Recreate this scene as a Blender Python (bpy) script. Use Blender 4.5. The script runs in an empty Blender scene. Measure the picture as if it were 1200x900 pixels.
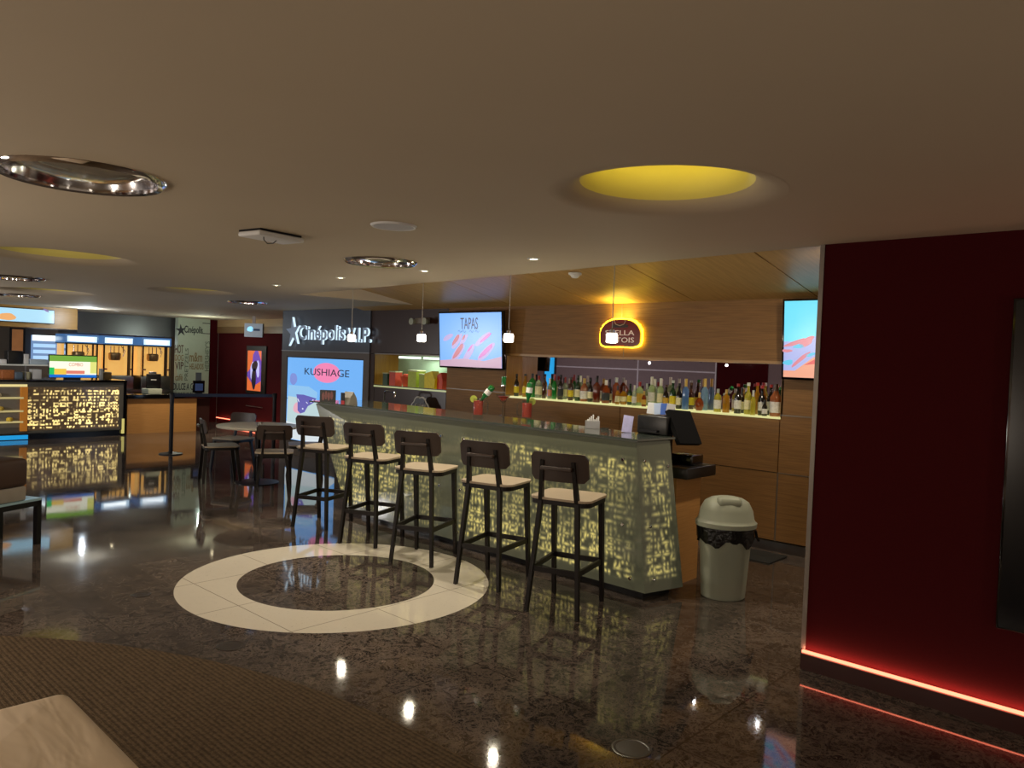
import bpy, math, random
from mathutils import Vector, Matrix
from mathutils.geometry import delaunay_2d_cdt
random.seed(7)
S = bpy.context.scene
C = S.collection
PI = math.pi
R = math.radians
# ------------------------------------------------------------------ camera model
FPX = 895.0; CAMH = 1.6
YAW, PIT, ROLL = R(132.6), R(-1.66), R(2.15)
FW = Vector((math.cos(YAW)*math.cos(PIT), math.sin(YAW)*math.cos(PIT), math.sin(PIT)))
_r = FW.cross(Vector((0, 0, 1))).normalized(); _u = _r.cross(FW)
RT = _r*math.cos(ROLL)+_u*math.sin(ROLL); UP = -_r*math.sin(ROLL)+_u*math.cos(ROLL)
def _ray(px, py): return FW*FPX+RT*(px-600)+UP*(450-py)
def at_z(px, py, z=0.0):
    d = _ray(px, py); return Vector((0, 0, CAMH))+d*((z-CAMH)/d.z)
def at_y(px, py, y):
    d = _ray(px, py); return Vector((0, 0, CAMH))+d*(y/d.y)
def at_x(px, py, x):
    d = _ray(px, py); return Vector((0, 0, CAMH))+d*(x/d.x)
cd = bpy.data.cameras.new('camera'); cam = bpy.data.objects.new('camera', cd); C.objects.link(cam)
cd.sensor_fit = 'HORIZONTAL'; cd.sensor_width = 36; cd.lens = FPX/1200*36; cd.clip_start = .05; cd.clip_end = 100
m3 = Matrix((RT, UP, -FW)).transposed().to_4x4(); m3.translation = (0, 0, CAMH); cam.matrix_world = m3
S.camera = cam
# ------------------------------------------------------------------ materials
def lin(h):
    if isinstance(h, str):
        h = h.lstrip('#'); v = [int(h[i:i+2], 16)/255 for i in (0, 2, 4)]
    else: v = [x/255 for x in h]
    return tuple((x/12.92 if x <= .04045 else ((x+.055)/1.055)**2.4) for x in v)+(1,)
_mc = {}
def mat(name, col=(128, 128, 128), rough=.5, metal=0, emit=None, es=0, var=.12, scale=12, bump=0, trans=0, coat=0, ior=1.5, spec=.5, alpha=1, stretch=None):
    if name in _mc: return _mc[name]
    m = bpy.data.materials.new(name); m.use_nodes = True; _mc[name] = m
    nt = m.node_tree; b = nt.nodes['Principled BSDF']
    c = lin(col)
    tc = nt.nodes.new('ShaderNodeTexCoord'); nz = nt.nodes.new('ShaderNodeTexNoise')
    nz.inputs['Scale'].default_value = scale; nz.inputs['Detail'].default_value = 4
    if stretch:
        mp = nt.nodes.new('ShaderNodeMapping'); mp.inputs['Scale'].default_value = stretch
        nt.links.new(tc.outputs['Object'], mp.inputs[0]); nt.links.new(mp.outputs[0], nz.inputs['Vector'])
    else: nt.links.new(tc.outputs['Object'], nz.inputs['Vector'])
    mx = nt.nodes.new('ShaderNodeMix'); mx.data_type = 'RGBA'
    mx.inputs[6].default_value = tuple(x*(1-var) for x in c[:3])+(1,)
    mx.inputs[7].default_value = tuple(min(1, x*(1+var)) for x in c[:3])+(1,)
    nt.links.new(nz.outputs['Fac'], mx.inputs[0]); nt.links.new(mx.outputs[2], b.inputs['Base Color'])
    b.inputs['Roughness'].default_value = rough; b.inputs['Metallic'].default_value = metal
    b.inputs['IOR'].default_value = ior; b.inputs['Specular IOR Level'].default_value = spec
    if trans: b.inputs['Transmission Weight'].default_value = trans
    if coat: b.inputs['Coat Weight'].default_value = coat; b.inputs['Coat Roughness'].default_value = .08
    if alpha < 1: b.inputs['Alpha'].default_value = alpha
    if emit: b.inputs['Emission Color'].default_value = lin(emit); b.inputs['Emission Strength'].default_value = es
    if bump:
        bp = nt.nodes.new('ShaderNodeBump'); bp.inputs['Strength'].default_value = bump; bp.inputs['Distance'].default_value = .01
        nt.links.new(nz.outputs['Fac'], bp.inputs['Height']); nt.links.new(bp.outputs[0], b.inputs['Normal'])
    return m
class NB:
    """small node-expression builder"""
    def __init__(s, nt): s.nt = nt
    def n(s, t, **k):
        x = s.nt.nodes.new(t)
        for a, v in k.items(): setattr(x, a, v)
        return x
    def put(s, sock, v):
        if isinstance(v, (int, float)): sock.default_value = v
        else: s.nt.links.new(v, sock)
    def m(s, op, a, b=0.0, c=0.0):
        x = s.n('ShaderNodeMath', operation=op)
        s.put(x.inputs[0], a); s.put(x.inputs[1], b); s.put(x.inputs[2], c); return x.outputs[0]
    def mr(s, v, a, b, c=0., d=1.):
        x = s.n('ShaderNodeMapRange', interpolation_type='SMOOTHSTEP')
        s.put(x.inputs[0], v)
        for i, q in enumerate((a, b, c, d)): x.inputs[i+1].default_value = q
        return x.outputs[0]
    def mixc(s, f, a, b):
        x = s.n('ShaderNodeMix', data_type='RGBA'); s.put(x.inputs[0], f)
        for i, q in ((6, a), (7, b)):
            if isinstance(q, tuple): x.inputs[i].default_value = q
            else: s.nt.links.new(q, x.inputs[i])
        return x.outputs[2]
    def wn(s, u, v, seed):
        cb = s.n('ShaderNodeCombineXYZ'); s.put(cb.inputs[0], u); s.put(cb.inputs[1], v); cb.inputs[2].default_value = seed
        w = s.n('ShaderNodeTexWhiteNoise', noise_dimensions='3D'); s.nt.links.new(cb.outputs[0], w.inputs['Vector']); return w.outputs['Value']
    def rects(s, u, v, cw, ch, ru, rv, soft, seed, pres):
        uu = s.m('DIVIDE', u, cw); vv = s.m('DIVIDE', v, ch)
        # brick offset of alternate rows
        iv = s.m('FLOOR', vv)
        iu = s.m('FLOOR', uu); r = s.wn(iu, iv, seed)
        fu = s.m('ABSOLUTE', s.m('SUBTRACT', s.m('FRACT', uu), .5)); fv = s.m('ABSOLUTE', s.m('SUBTRACT', s.m('FRACT', vv), .5))
        a = s.mr(fu, ru+soft, ru-soft); b = s.mr(fv, rv+soft, rv-soft)
        return s.m('MULTIPLY', s.m('MULTIPLY', a, b), s.mr(r, 1-pres-.05, 1-pres+.25))
def pattern_mat(name, axis, cell, soft, glow, base, bstr, top, bot, joints, strength, pres=.75, lowmin=.3):
    """frosted panel lit from behind through a cut-out screen of small blocks"""
    m = bpy.data.materials.new(name); m.use_nodes = True; nt = m.node_tree; b = nt.nodes['Principled BSDF']; N = NB(nt)
    tc = N.n('ShaderNodeTexCoord'); sp = N.n('ShaderNodeSeparateXYZ'); nt.links.new(tc.outputs['Object'], sp.inputs[0])
    u = sp.outputs[axis]; v = sp.outputs[2]
    # slight wobble of the light through the frost
    nz = N.n('ShaderNodeTexNoise'); nz.inputs['Scale'].default_value = 9; nt.links.new(tc.outputs['Object'], nz.inputs['Vector'])
    wob = N.m('MULTIPLY', N.m('SUBTRACT', nz.outputs['Fac'], .5), cell*1.2)
    u2 = N.m('ADD', u, wob)
    ub = N.m('ADD', u2, cell*.25); vb = N.m('ADD', v, cell*.3)
    A = N.rects(u2, v, cell*2, cell, .36, .26, soft, 1.0, pres*.55)
    B = N.rects(ub, v, cell, cell*2, .24, .37, soft, 5.0, pres*.55)
    D = N.rects(ub, vb, cell*.9, cell*1.1, .28, .28, soft, 9.0, pres*.7)
    pat = N.m('MAXIMUM', N.m('MAXIMUM', A, B), D)
    n2 = N.n('ShaderNodeTexNoise'); n2.inputs['Scale'].default_value = 1.9; n2.inputs['Detail'].default_value = 2; nt.links.new(tc.outputs['Object'], n2.inputs['Vector'])
    low = N.mr(n2.outputs['Fac'], .33, .68, lowmin, 1.1)
    mask = N.m('MULTIPLY', N.mr(v, top, top-.06), N.mr(v, bot, bot+.04))
    for j, w in joints:
        mask = N.m('MULTIPLY', mask, N.mr(N.m('ABSOLUTE', N.m('SUBTRACT', u, j)), w*.5, w*1.4, .12, 1))
    f = N.m('MULTIPLY', N.m('MULTIPLY', pat, low), mask)
    col = N.mixc(f, lin(base), lin(glow))
    b.inputs['Base Color'].default_value = lin(base); b.inputs['Roughness'].default_value = .16
    b.inputs['Coat Weight'].default_value = .35; b.inputs['Coat Roughness'].default_value = .04
    nt.links.new(col, b.inputs['Emission Color'])
    nt.links.new(N.m('ADD', N.m('MULTIPLY', f, strength), bstr), b.inputs['Emission Strength'])
    return m
# wood veneer with fine horizontal grain
def wood(name, dark, light, rough=.38, sc=(1.2, 1.2, 45)):
    if name in _mc: return _mc[name]
    m = bpy.data.materials.new(name); m.use_nodes = True; _mc[name] = m; nt = m.node_tree; b = nt.nodes['Principled BSDF']; N = NB(nt)
    tc = N.n('ShaderNodeTexCoord'); mp = N.n('ShaderNodeMapping'); mp.inputs['Scale'].default_value = sc
    nt.links.new(tc.outputs['Object'], mp.inputs[0]); nz = N.n('ShaderNodeTexNoise'); nz.inputs['Scale'].default_value = 3; nz.inputs['Detail'].default_value = 6
    nt.links.new(mp.outputs[0], nz.inputs['Vector'])
    f = N.mr(nz.outputs['Fac'], .3, .7)
    nt.links.new(N.mixc(f, lin(dark), lin(light)), b.inputs['Base Color']); b.inputs['Roughness'].default_value = rough
    return m
M = dict(
    ceiling=mat('ceiling_paint', (186, 172, 150), .8, var=.04, scale=2, spec=.2),
    panelceil=wood('ceiling_veneer', (176, 140, 84), (192, 154, 96), .42, (14, 1, 1)),
    veneer=wood('wall_veneer', (112, 78, 38), (134, 96, 50), .6),
    veneer_light=wood('light_veneer', (176, 128, 72), (192, 142, 84), .4),
    ochre=wood('ochre_veneer', (150, 108, 40), (168, 122, 50), .35, (30, 30, 1)),
    darkpanel=mat('dark_brown_panel', (50, 30, 27), .3, var=.08),
    redwall=mat('dark_red_textile', (60, 9, 13), .9, var=.25, scale=120, spec=.1),
    slate=mat('slate_panel', (62, 66, 78), .35),
    framebrown=mat('brown_frame', (78, 66, 60), .45),
    metal=mat('brushed_metal', (150, 150, 155), .3, 1),
    chrome=mat('chrome', (215, 215, 220), .08, 1, var=.03),
    darkmetal=mat('dark_metal', (30, 30, 34), .4, .6),
    trim=mat('pale_trim', (120, 112, 104), .4, .5),
    black=mat('black_plastic', (12, 12, 14), .35),
    blackgloss=mat('black_gloss', (6, 6, 8), .1, coat=.5),
    espresso=mat('espresso_wood', (17, 10, 8), .5, var=.2, spec=.3),
    backrest=mat('brown_back', (54, 40, 33), .5, var=.12),
    seat=mat('seat_top', (166, 150, 128), .55, var=.08),
    white=mat('white_paint', (210, 210, 210), .5, var=.03),
    greyplastic=mat('grey_plastic', (158, 164, 148), .45, var=.05, scale=5),
    glasstop=mat('glass_top', (70, 78, 72), .07, spec=.9, ior=1.6, coat=.6),
    glass=mat('clear_glass', (60, 66, 62), .05, alpha=.22, var=.02),
    mirror=mat('tinted_mirror', (225, 212, 222), .015, 1, var=.02),
)
def emat(name, col, s=1.0):
    if name in _mc: return _mc[name]
    m = bpy.data.materials.new(name); m.use_nodes = True; _mc[name] = m; b = m.node_tree.nodes['Principled BSDF']
    b.inputs['Base Color'].default_value = tuple(.02 for _ in range(3))+(1,); b.inputs['Roughness'].default_value = .25
    b.inputs['Emission Color'].default_value = lin(col); b.inputs['Emission Strength'].default_value = s
    return m
# ------------------------------------------------------------------ mesh builder
class MB:
    def __init__(s): s.v = []; s.f = []; s.mi = []; s.sm = []
    def add(s, vs, fs, mi=0, sm=False):
        o = len(s.v); s.v += [tuple(x) for x in vs]
        for f in fs: s.f.append([i+o for i in f]); s.mi.append(mi); s.sm.append(sm)
        return s
    def box(s, x0, x1, y0, y1, z0, z1, mi=0, bev=0):
        if bev > 0: return s.rbox(x0, x1, y0, y1, z0, z1, bev, mi)
        vs = [(x, y, z) for z in (z0, z1) for y in (y0, y1) for x in (x0, x1)]
        return s.add(vs, [(0, 2, 3, 1), (4, 5, 7, 6), (0, 1, 5, 4), (2, 6, 7, 3), (0, 4, 6, 2), (1, 3, 7, 5)], mi)
    def rbox(s, x0, x1, y0, y1, z0, z1, r, mi=0, n=3):
        """box with edges rounded in all directions"""
        hx, hy, hz = (x1-x0)/2, (y1-y0)/2, (z1-z0)/2; r = min(r, hx, hy, hz); cx, cy, cz = (x0+x1)/2, (y0+y1)/2, (z0+z1)/2
        rings = []
        for k in range(2*(n+1)):
            a = -PI/2+(PI/2)*(k if k <= n else k-1)/n
            zz = cz+(-(hz-r) if k <= n else (hz-r))+r*math.sin(a); rr = r*math.cos(a)
            ring = []
            for q in range(4):
                sx, sy = ((1, 1), (-1, 1), (-1, -1), (1, -1))[q]
                for j in range(n+1):
                    t = PI/2*q+PI/2*j/n
                    ring.append((cx+sx*(hx-r)+rr*math.cos(t), cy+sy*(hy-r)+rr*math.sin(t), zz))
            rings.append(ring)
        L = len(rings[0]); vs = [p for g in rings for p in g]; fs = []
        for k in range(len(rings)-1):
            for j in range(L): fs.append((k*L+j, k*L+(j+1) % L, (k+1)*L+(j+1) % L, (k+1)*L+j))
        fs.append(tuple(range(L))[::-1]); fs.append(tuple(range((len(rings)-1)*L, len(rings)*L)))
        return s.add(vs, fs, mi, True)
    def beam(s, p0, p1, w, d, w1=None, d1=None, mi=0, side=(1, 0, 0)):
        p0, p1 = Vector(p0), Vector(p1); ax = (p1-p0).normalized(); sd = Vector(side); sd = (sd-ax*sd.dot(ax)).normalized(); o = ax.cross(sd)
        w1 = w if w1 is None else w1; d1 = d if d1 is None else d1
        vs = []
        for p, a, b in ((p0, w, d), (p1, w1, d1)):
            for i, j in ((-1, -1), (1, -1), (1, 1), (-1, 1)): vs.append(p+sd*(a/2*i)+o*(b/2*j))
        return s.add(vs, [(3, 2, 1, 0), (4, 5, 6, 7), (0, 1, 5, 4), (1, 2, 6, 5), (2, 3, 7, 6), (3, 0, 4, 7)], mi)
    def lathe(s, prof, n=20, c=(0, 0, 0), mi=0, sx=1, sy=1, cap=True):
        vs = []; fs = []
        for r, z in prof:
            for k in range(n):
                a = 2*PI*k/n; vs.append((c[0]+r*math.cos(a)*sx, c[1]+r*math.sin(a)*sy, c[2]+z))
        for i in range(len(prof)-1):
            for k in range(n): fs.append((i*n+k, i*n+(k+1) % n, (i+1)*n+(k+1) % n, (i+1)*n+k))
        if cap:
            if prof[0][0] > 1e-4: fs.append(tuple(range(n))[::-1])
            if prof[-1][0] > 1e-4: fs.append(tuple(range((len(prof)-1)*n, len(prof)*n)))
        return s.add(vs, fs, mi, True)
    def cyl(s, c, r, h, n=20, mi=0): return s.lathe([(r, 0), (r, h)], n, c, mi)
    def tube(s, pts, r, n=8, mi=0):
        P = [Vector(p) for p in pts]; vs = []; fs = []
        up = Vector((.13, .31, .94)).normalized()
        for i, p in enumerate(P):
            t = ((P[min(i+1, len(P)-1)]-P[max(i-1, 0)])).normalized(); a = t.cross(up)
            if a.length < .1: a = t.cross(Vector((1, 0, 0)))
            a.normalize(); b = t.cross(a)
            for k in range(n): vs.append(p+a*(r*math.cos(2*PI*k/n))+b*(r*math.sin(2*PI*k/n)))
        for i in range(len(P)-1):
            for k in range(n): fs.append((i*n+k, i*n+(k+1) % n, (i+1)*n+(k+1) % n, (i+1)*n+k))
        fs += [tuple(range(n))[::-1], tuple(range((len(P)-1)*n, len(P)*n))]
        return s.add(vs, fs, mi, True)
    def prism(s, poly, a, b, axis='y', mi=0, sidemi=None):
        """2-D polygon (ccw) extruded from a to b along an axis"""
        f = {'y': lambda p, q: (p[0], q, p[1]), 'x': lambda p, q: (q, p[0], p[1]), 'z': lambda p, q: (p[0], p[1], q)}[axis]
        n = len(poly); vs = [f(p, a) for p in poly]+[f(p, b) for p in poly]
        s.add(vs, [tuple(range(n)), tuple(range(2*n-1, n-1, -1))], mi)
        return s.add(vs, [(i, (i+1) % n+n if False else i+n, (i+1) % n+n, (i+1) % n) for i in range(n)], mi if sidemi is None else sidemi)
    def quad(s, a, b, c, d, mi=0): return s.add([a, b, c, d], [(0, 1, 2, 3)], mi)
    def build(s, name, mats, parent=None, loc=(0, 0, 0), rot=(0, 0, 0), label=None):
        me = bpy.data.meshes.new(name); me.from_pydata(s.v, [], s.f)
        if not isinstance(mats, (list, tuple)): mats = [mats]
        for m in mats: me.materials.append(m)
        for p, i, q in zip(me.polygons, s.mi, s.sm): p.material_index = i; p.use_smooth = q
        import bmesh
        bm = bmesh.new(); bm.from_mesh(me); bmesh.ops.recalc_face_normals(bm, faces=bm.faces)
        for e in bm.edges:
            if len(e.link_faces) == 2 and e.calc_face_angle(0) > .7: e.smooth = False
        bm.to_mesh(me); bm.free()
        o = bpy.data.objects.new(name, me); C.objects.link(o); o.location = loc; o.rotation_euler = rot
        if parent: o.parent = parent
        if label: o['label'] = label
        return o
def tag(o, label, cat, group=None):
    o['label'] = label; o['category'] = cat
    if group: o['group'] = group
    return o
def thing(name, label, cat, loc=(0, 0, 0), rz=0, group=None):
    o = bpy.data.objects.new(name, None); C.objects.link(o); o.location = loc; o.rotation_euler = (0, 0, rz); o.empty_display_size = .1
    return tag(o, label, cat, group)
def struct(o): o['kind'] = 'structure'; return o
def dup(root, loc=None, rz=None, label=None, mats=None):
    r = root.copy(); C.objects.link(r)
    if loc is not None: r.location = loc
    if rz is not None: r.rotation_euler = (0, 0, rz)
    if label: r['label'] = label
    def rec(a, b):
        for ch in list(a.children):
            c = ch.copy(); C.objects.link(c); c.parent = b; rec(ch, c)
    rec(root, r); return r
_fc = {}
def text(name, body, w, h, depth, mats, parent, loc, rot=(PI/2, 0, 0), side=None, label=None, shear=0, bold=0):
    """lettering as real geometry, fitted to w x h, centred at loc"""
    cu = bpy.data.curves.new('t', 'FONT'); cu.body = body; cu.extrude = .1; cu.offset = bold; cu.resolution_u = 3; cu.space_line = .8
    cu.align_x = 'CENTER'; cu.shear = shear
    t = bpy.data.objects.new('t', cu); C.objects.link(t); dg = bpy.context.evaluated_depsgraph_get(); dg.update()
    me = bpy.data.meshes.new_from_object(t.evaluated_get(dg)); bpy.data.objects.remove(t); bpy.data.curves.remove(cu)
    me.name = name
    xs = [v.co.x for v in me.vertices]; ys = [v.co.y for v in me.vertices]
    cx, cy = (min(xs)+max(xs))/2, (min(ys)+max(ys))/2; sx = w/(max(xs)-min(xs)); sy = h/(max(ys)-min(ys))
    for v in me.vertices: v.co = ((v.co.x-cx)*sx, (v.co.y-cy)*sy, v.co.z*5*depth+depth/2)
    me.materials.clear()
    if not isinstance(mats, (list, tuple)): mats = [mats]
    for m in mats: me.materials.append(m)
    if len(mats) > 1:
        for p in me.polygons: p.material_index = 0 if abs(p.normal.z) > .6 else 1
    o = bpy.data.objects.new(name, me); C.objects.link(o); o.location = loc; o.rotation_euler = rot
    if parent: o.parent = parent
    if label: o['label'] = label
    return o
def blob(cx, cy, rx, ry, n=24, rot=0, wob=0, seed=0):
    rnd = random.Random(seed); ph = [rnd.uniform(0, 6.28) for _ in range(3)]; out = []
    for k in range(n):
        a = 2*PI*k/n; r = 1+wob*(math.sin(2*a+ph[0])+.6*math.sin(3*a+ph[1])+.4*math.sin(5*a+ph[2]))
        x, y = rx*r*math.cos(a), ry*r*math.sin(a)
        out.append((cx+x*math.cos(rot)-y*math.sin(rot), cy+x*math.sin(rot)+y*math.cos(rot)))
    return out
HC = 2.29
# ================================================================== SETTING
# floor: polished dark brown marble with an inlaid pale ring
RCX, RCY, RO, RI = -4.54, 3.18, 1.075, .683
def floor_mat():
    m = bpy.data.materials.new('polished_brown_marble'); m.use_nodes = True; nt = m.node_tree; b = nt.nodes['Principled BSDF']; N = NB(nt)
    g = N.n('ShaderNodeTexCoord'); P = g.outputs['Object']
    sp = N.n('ShaderNodeSeparateXYZ'); nt.links.new(P, sp.inputs[0]); x, y = sp.outputs[0], sp.outputs[1]
    def noise(sc, det, dist=0, rough=.6):
        n = N.n('ShaderNodeTexNoise'); n.inputs['Scale'].default_value = sc; n.inputs['Detail'].default_value = det; n.inputs['Distortion'].default_value = dist; n.inputs['Roughness'].default_value = rough
        nt.links.new(P, n.inputs['Vector']); return n.outputs['Fac']
    big = noise(1.3, 4); fine = noise(44, 8, 1.6, .8); vein = noise(11, 10, 1.2, .75)
    vv = N.m('SUBTRACT', 1.0, N.m('MULTIPLY', N.m('ABSOLUTE', N.m('SUBTRACT', vein, .5)), 9.0)); vv = N.mr(vv, .35, 1.0)
    ff = N.mr(fine, .47, .66)
    spk = N.m('MULTIPLY', N.m('MAXIMUM', ff, N.m('MULTIPLY', vv, .6)), N.mr(big, .3, .7, .4, 1.))
    c0 = N.mixc(spk, lin((44, 39, 37)), lin((146, 130, 118)))
    # tile joints
    def joint(v, off, per, w):
        f = N.m('FRACT', N.m('DIVIDE', N.m('ADD', v, off), per)); d = N.m('MULTIPLY', N.m('ABSOLUTE', N.m('SUBTRACT', f, .5)), per)
        return N.mr(d, per/2-w, per/2-w*.3)
    j = N.m('MAXIMUM', joint(x, .4, 1.2, .006), joint(y, .75, 1.2, .006))
    c1 = N.mixc(N.m('MULTIPLY', j, .6), c0, lin((18, 13, 11)))
    # tone from slab to slab
    tone = N.wn(N.m('FLOOR', N.m('DIVIDE', N.m('ADD', x, 1.0), 1.2)), N.m('FLOOR', N.m('DIVIDE', N.m('ADD', y, 1.35), 1.2)), 2.)
    hs = N.n('ShaderNodeHueSaturation'); nt.links.new(N.mr(tone, 0, 1, .75, 1.15), hs.inputs['Value']); nt.links.new(c1, hs.inputs['Color']); c1 = hs.outputs[0]
    # ring inlay
    dx = N.m('SUBTRACT', x, RCX); dy = N.m('SUBTRACT', y, RCY); rr = N.m('SQRT', N.m('ADD', N.m('MULTIPLY', dx, dx), N.m('MULTIPLY', dy, dy)))
    ring = N.m('MULTIPLY', N.mr(rr, RO+.002, RO-.002), N.mr(rr, RI-.002, RI+.002))
    pale = N.mixc(N.mr(fine, .55, .75), lin((226, 218, 202)), lin((170, 158, 142)))
    jr = N.m('MAXIMUM', joint(x, .12, .62, .005), joint(y, .1, .62, .005))
    pale = N.mixc(N.m('MULTIPLY', jr, .7), pale, lin((110, 98, 84)))
    col = N.mixc(ring, c1, pale)
    nt.links.new(col, b.inputs['Base Color'])
    n3 = noise(2.2, 2)
    nt.links.new(N.mr(n3, .3, .7, .03, .065), b.inputs['Roughness'])
    b.inputs['IOR'].default_value = 1.55; b.inputs['Specular IOR Level'].default_value = .55
    bp = N.n('ShaderNodeBump'); bp.inputs['Strength'].default_value = .012; bp.inputs['Distance'].default_value = .02
    nt.links.new(N.m('ADD', n3, N.m('MULTIPLY', noise(.9, 1), 2.0)), bp.inputs['Height']); nt.links.new(bp.outputs[0], b.inputs['Normal'])
    return m
XW, XE, YS, YN = -18.2, 6.0, -5.0, 8.2
struct(MB().box(XW-.2, XE, YS-.2, YN+.3, -.1, 0).build('floor', floor_mat()))
# ceiling slab with notch over the bar and openings for domes and recessed lamps
DOMES = [(-1.64, 2.64, .295), (-6.75, 2.02, .40), (-8.95, 4.08, .34), (-11.3, 3.22, .42)]
RINGL = [(-3.43, 1.1, .30), (-4.48, 3.42, .25), (-9.3, 2.36, .26), (-12.6, 3.22, .28), (-9.9, 5.3, .25)]
def ceiling():
    outer = [(XW-.2, YS-.2), (XE, YS-.2), (XE, 4.20), (-1.58, 4.17), (-3.41, 4.39), (-4.89, 4.54), (-7.88, 4.85), (-7.62, 6.62), (-8.8, 6.66), (-8.8, YN+.3), (XW-.2, YN+.3)]
    loops = [outer]
    for x, y, r in DOMES: loops.append([(x+(r+.16)*math.cos(2*PI*k/40), y+(r+.16)*math.sin(2*PI*k/40)) for k in range(40)])
    for x, y, r in RINGL: loops.append([(x+r*math.cos(2*PI*k/32), y+r*math.sin(2*PI*k/32)) for k in range(32)])
    vs = []; es = []; fl = []
    for L in loops:
        o = len(vs); vs += [Vector(p) for p in L]; es += [(o+i, o+(i+1) % len(L)) for i in range(len(L))]
    r = delaunay_2d_cdt(vs, es, [], 1, 1e-6)
    v2, _, f2 = r[0], r[1], r[2]
    def inside(p, L):
        c = False; j = len(L)-1
        for i in range(len(L)):
            if (L[i][1] > p[1]) != (L[j][1] > p[1]) and p[0] < (L[j][0]-L[i][0])*(p[1]-L[i][1])/(L[j][1]-L[i][1])+L[i][0]: c = not c
            j = i
        return c
    mb = MB(); zt = HC+.62; n = len(v2)
    keep = []
    for f in f2:
        c = (sum(v2[i].x for i in f)/len(f), sum(v2[i].y for i in f)/len(f))
        if inside(c, outer) and not any(inside(c, L) for L in loops[1:]): keep.append(f)
    mb.add([(p.x, p.y, HC) for p in v2]+[(p.x, p.y, zt) for p in v2], [tuple(f) for f in keep]+[tuple(i+n for i in reversed(f)) for f in keep])
    cnt = {}
    for f in keep:
        for i in range(len(f)):
            e = (f[i], f[(i+1) % len(f)]); cnt[tuple(sorted(e))] = cnt.get(tuple(sorted(e)), 0)+1
    for (a, b), k in cnt.items():
        if k == 1: mb.f.append([a, b, b+n, a+n]); mb.mi.append(0); mb.sm.append(False)
    return mb.build('ceiling', M['ceiling'])
struct(ceiling())
# slanting veneer panels above the bar
mb = MB(); sl = .176
def zc(y): return 2.25+(6.614-y)*sl
xs = [-1.5, -2.54, -3.72, -4.90, -6.08, -7.26, -9.0]
for a, b in zip(xs[:-1], xs[1:]):
    g = .006; x0, x1 = b+g, a-g; y0, y1 = 4.1, 6.63
    mb.add([(x0, y0, zc(y0)), (x1, y0, zc(y0)), (x1, y1, zc(y1)), (x0, y1, zc(y1)), (x0, y0, zc(y0)+.03), (x1, y0, zc(y0)+.03), (x1, y1, zc(y1)+.03), (x0, y1, zc(y1)+.03)],
           [(3, 2, 1, 0), (4, 5, 6, 7), (0, 1, 5, 4), (1, 2, 6, 5), (2, 3, 7, 6), (3, 0, 4, 7)])
y0, y1 = 4.1, 6.63
mb.add([(-9, y0, zc(y0)+.03), (-1.4, y0, zc(y0)+.03), (-1.4, y1, zc(y1)+.03), (-9, y1, zc(y1)+.03), (-9, y0, zc(y0)+.08), (-1.4, y0, zc(y0)+.08), (-1.4, y1, zc(y1)+.08), (-9, y1, zc(y1)+.08)],
       [(3, 2, 1, 0), (4, 5, 6, 7), (0, 1, 5, 4), (1, 2, 6, 5), (2, 3, 7, 6), (3, 0, 4, 7)], 1)
struct(mb.build('ceiling.001', [M['panelceil'], M['black']]))
# back wall of the bar (y = 6.614), with mirror niche and service niche
YB = 6.614; NX0, NX1, NZ0, NZ1, ND = -6.18, -2.83, 1.195, 1.675, .29
WX0, WX1 = -8.72, -7.22
g = .004
mb = MB()
def pan(x0, x1, z0, z1, mi=0, t=.02): mb.box(x0+g, x1-g, YB, YB+t, z0+g, z1-g, mi)
# veneer panels
xsu = [-7.22, -6.18, -4.54, -2.83]
pan(-7.22, -2.83, NZ1, 2.27); pan(-2.83, -1.4, 1.215, 2.27)
pan(-7.22, NX0, 1.235, NZ1); pan(-7.22, NX0, .70, 1.235); pan(NX0, -4.54, .70, NZ0); pan(-4.54, -2.83, .70, NZ0); pan(-2.83, -1.4, .70, 1.215)
pan(-7.22, -4.54, .09, .70); pan(-4.54, -2.83, .09, .70); pan(-2.83, -1.4, .09, .70)
# dark panels at the left, around the service niche
pan(-8.83, -7.22, 1.64, 2.27, 1); pan(-8.83, WX0, 0.09, 1.64, 1); pan(WX0, -7.22, .09, 1.215, 1)
# backing
for x0, x1, z0, z1 in ((-8.83, -1.4, 1.70, 2.3), (-8.83, -1.4, 0, 1.17), (-7.20, -6.2, 1.17, 1.70), (-2.81, -1.4, 1.17, 1.70)): mb.box(x0, x1, YB+.02, YB+.45, z0, z1, 2)
struct(mb.build('wall_back', [M['veneer'], M['darkpanel'], M['black']]))
# niche linings
mb = MB()
mb.box(NX0-.02, NX0, YB, YB+ND, NZ0, NZ1); mb.box(NX1, NX1+.02, YB, YB+ND, NZ0, NZ1); mb.box(NX0, NX1, YB, YB+ND, NZ1, NZ1+.02)
struct(mb.build('wall_niche', M['ochre']))
mb = MB(); mb.box(WX0-.02, WX0, YB, YB+.5, 1.2, 1.64); mb.box(WX0, WX1, YB, YB+.5, 1.64, 1.66)
struct(mb.build('wall_niche.001', M['ochre']))
# trims
mb = MB(); mb.box(-7.22, -6.18, YB-.004, YB, 1.228, 1.238); mb.box(-2.83, -1.5, YB-.004, YB, 1.21, 1.222); mb.box(-2.83, -2.82, YB-.004, YB, .09, .70); mb.box(-2.83, -1.5, YB-.004, YB, .697, .705); struct(mb.build('trim_1', M['trim']))
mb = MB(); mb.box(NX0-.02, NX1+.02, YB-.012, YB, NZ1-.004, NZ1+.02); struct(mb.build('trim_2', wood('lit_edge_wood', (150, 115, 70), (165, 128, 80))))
struct(MB().box(-7.22, -1.4, YB-.02, YB, 0, .085).build('baseboard_back', M['metal']))
struct(MB().box(WX0, WX1, YB-.01, YB, 1.636, 1.652).build('trim_3', M['trim']))
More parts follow.
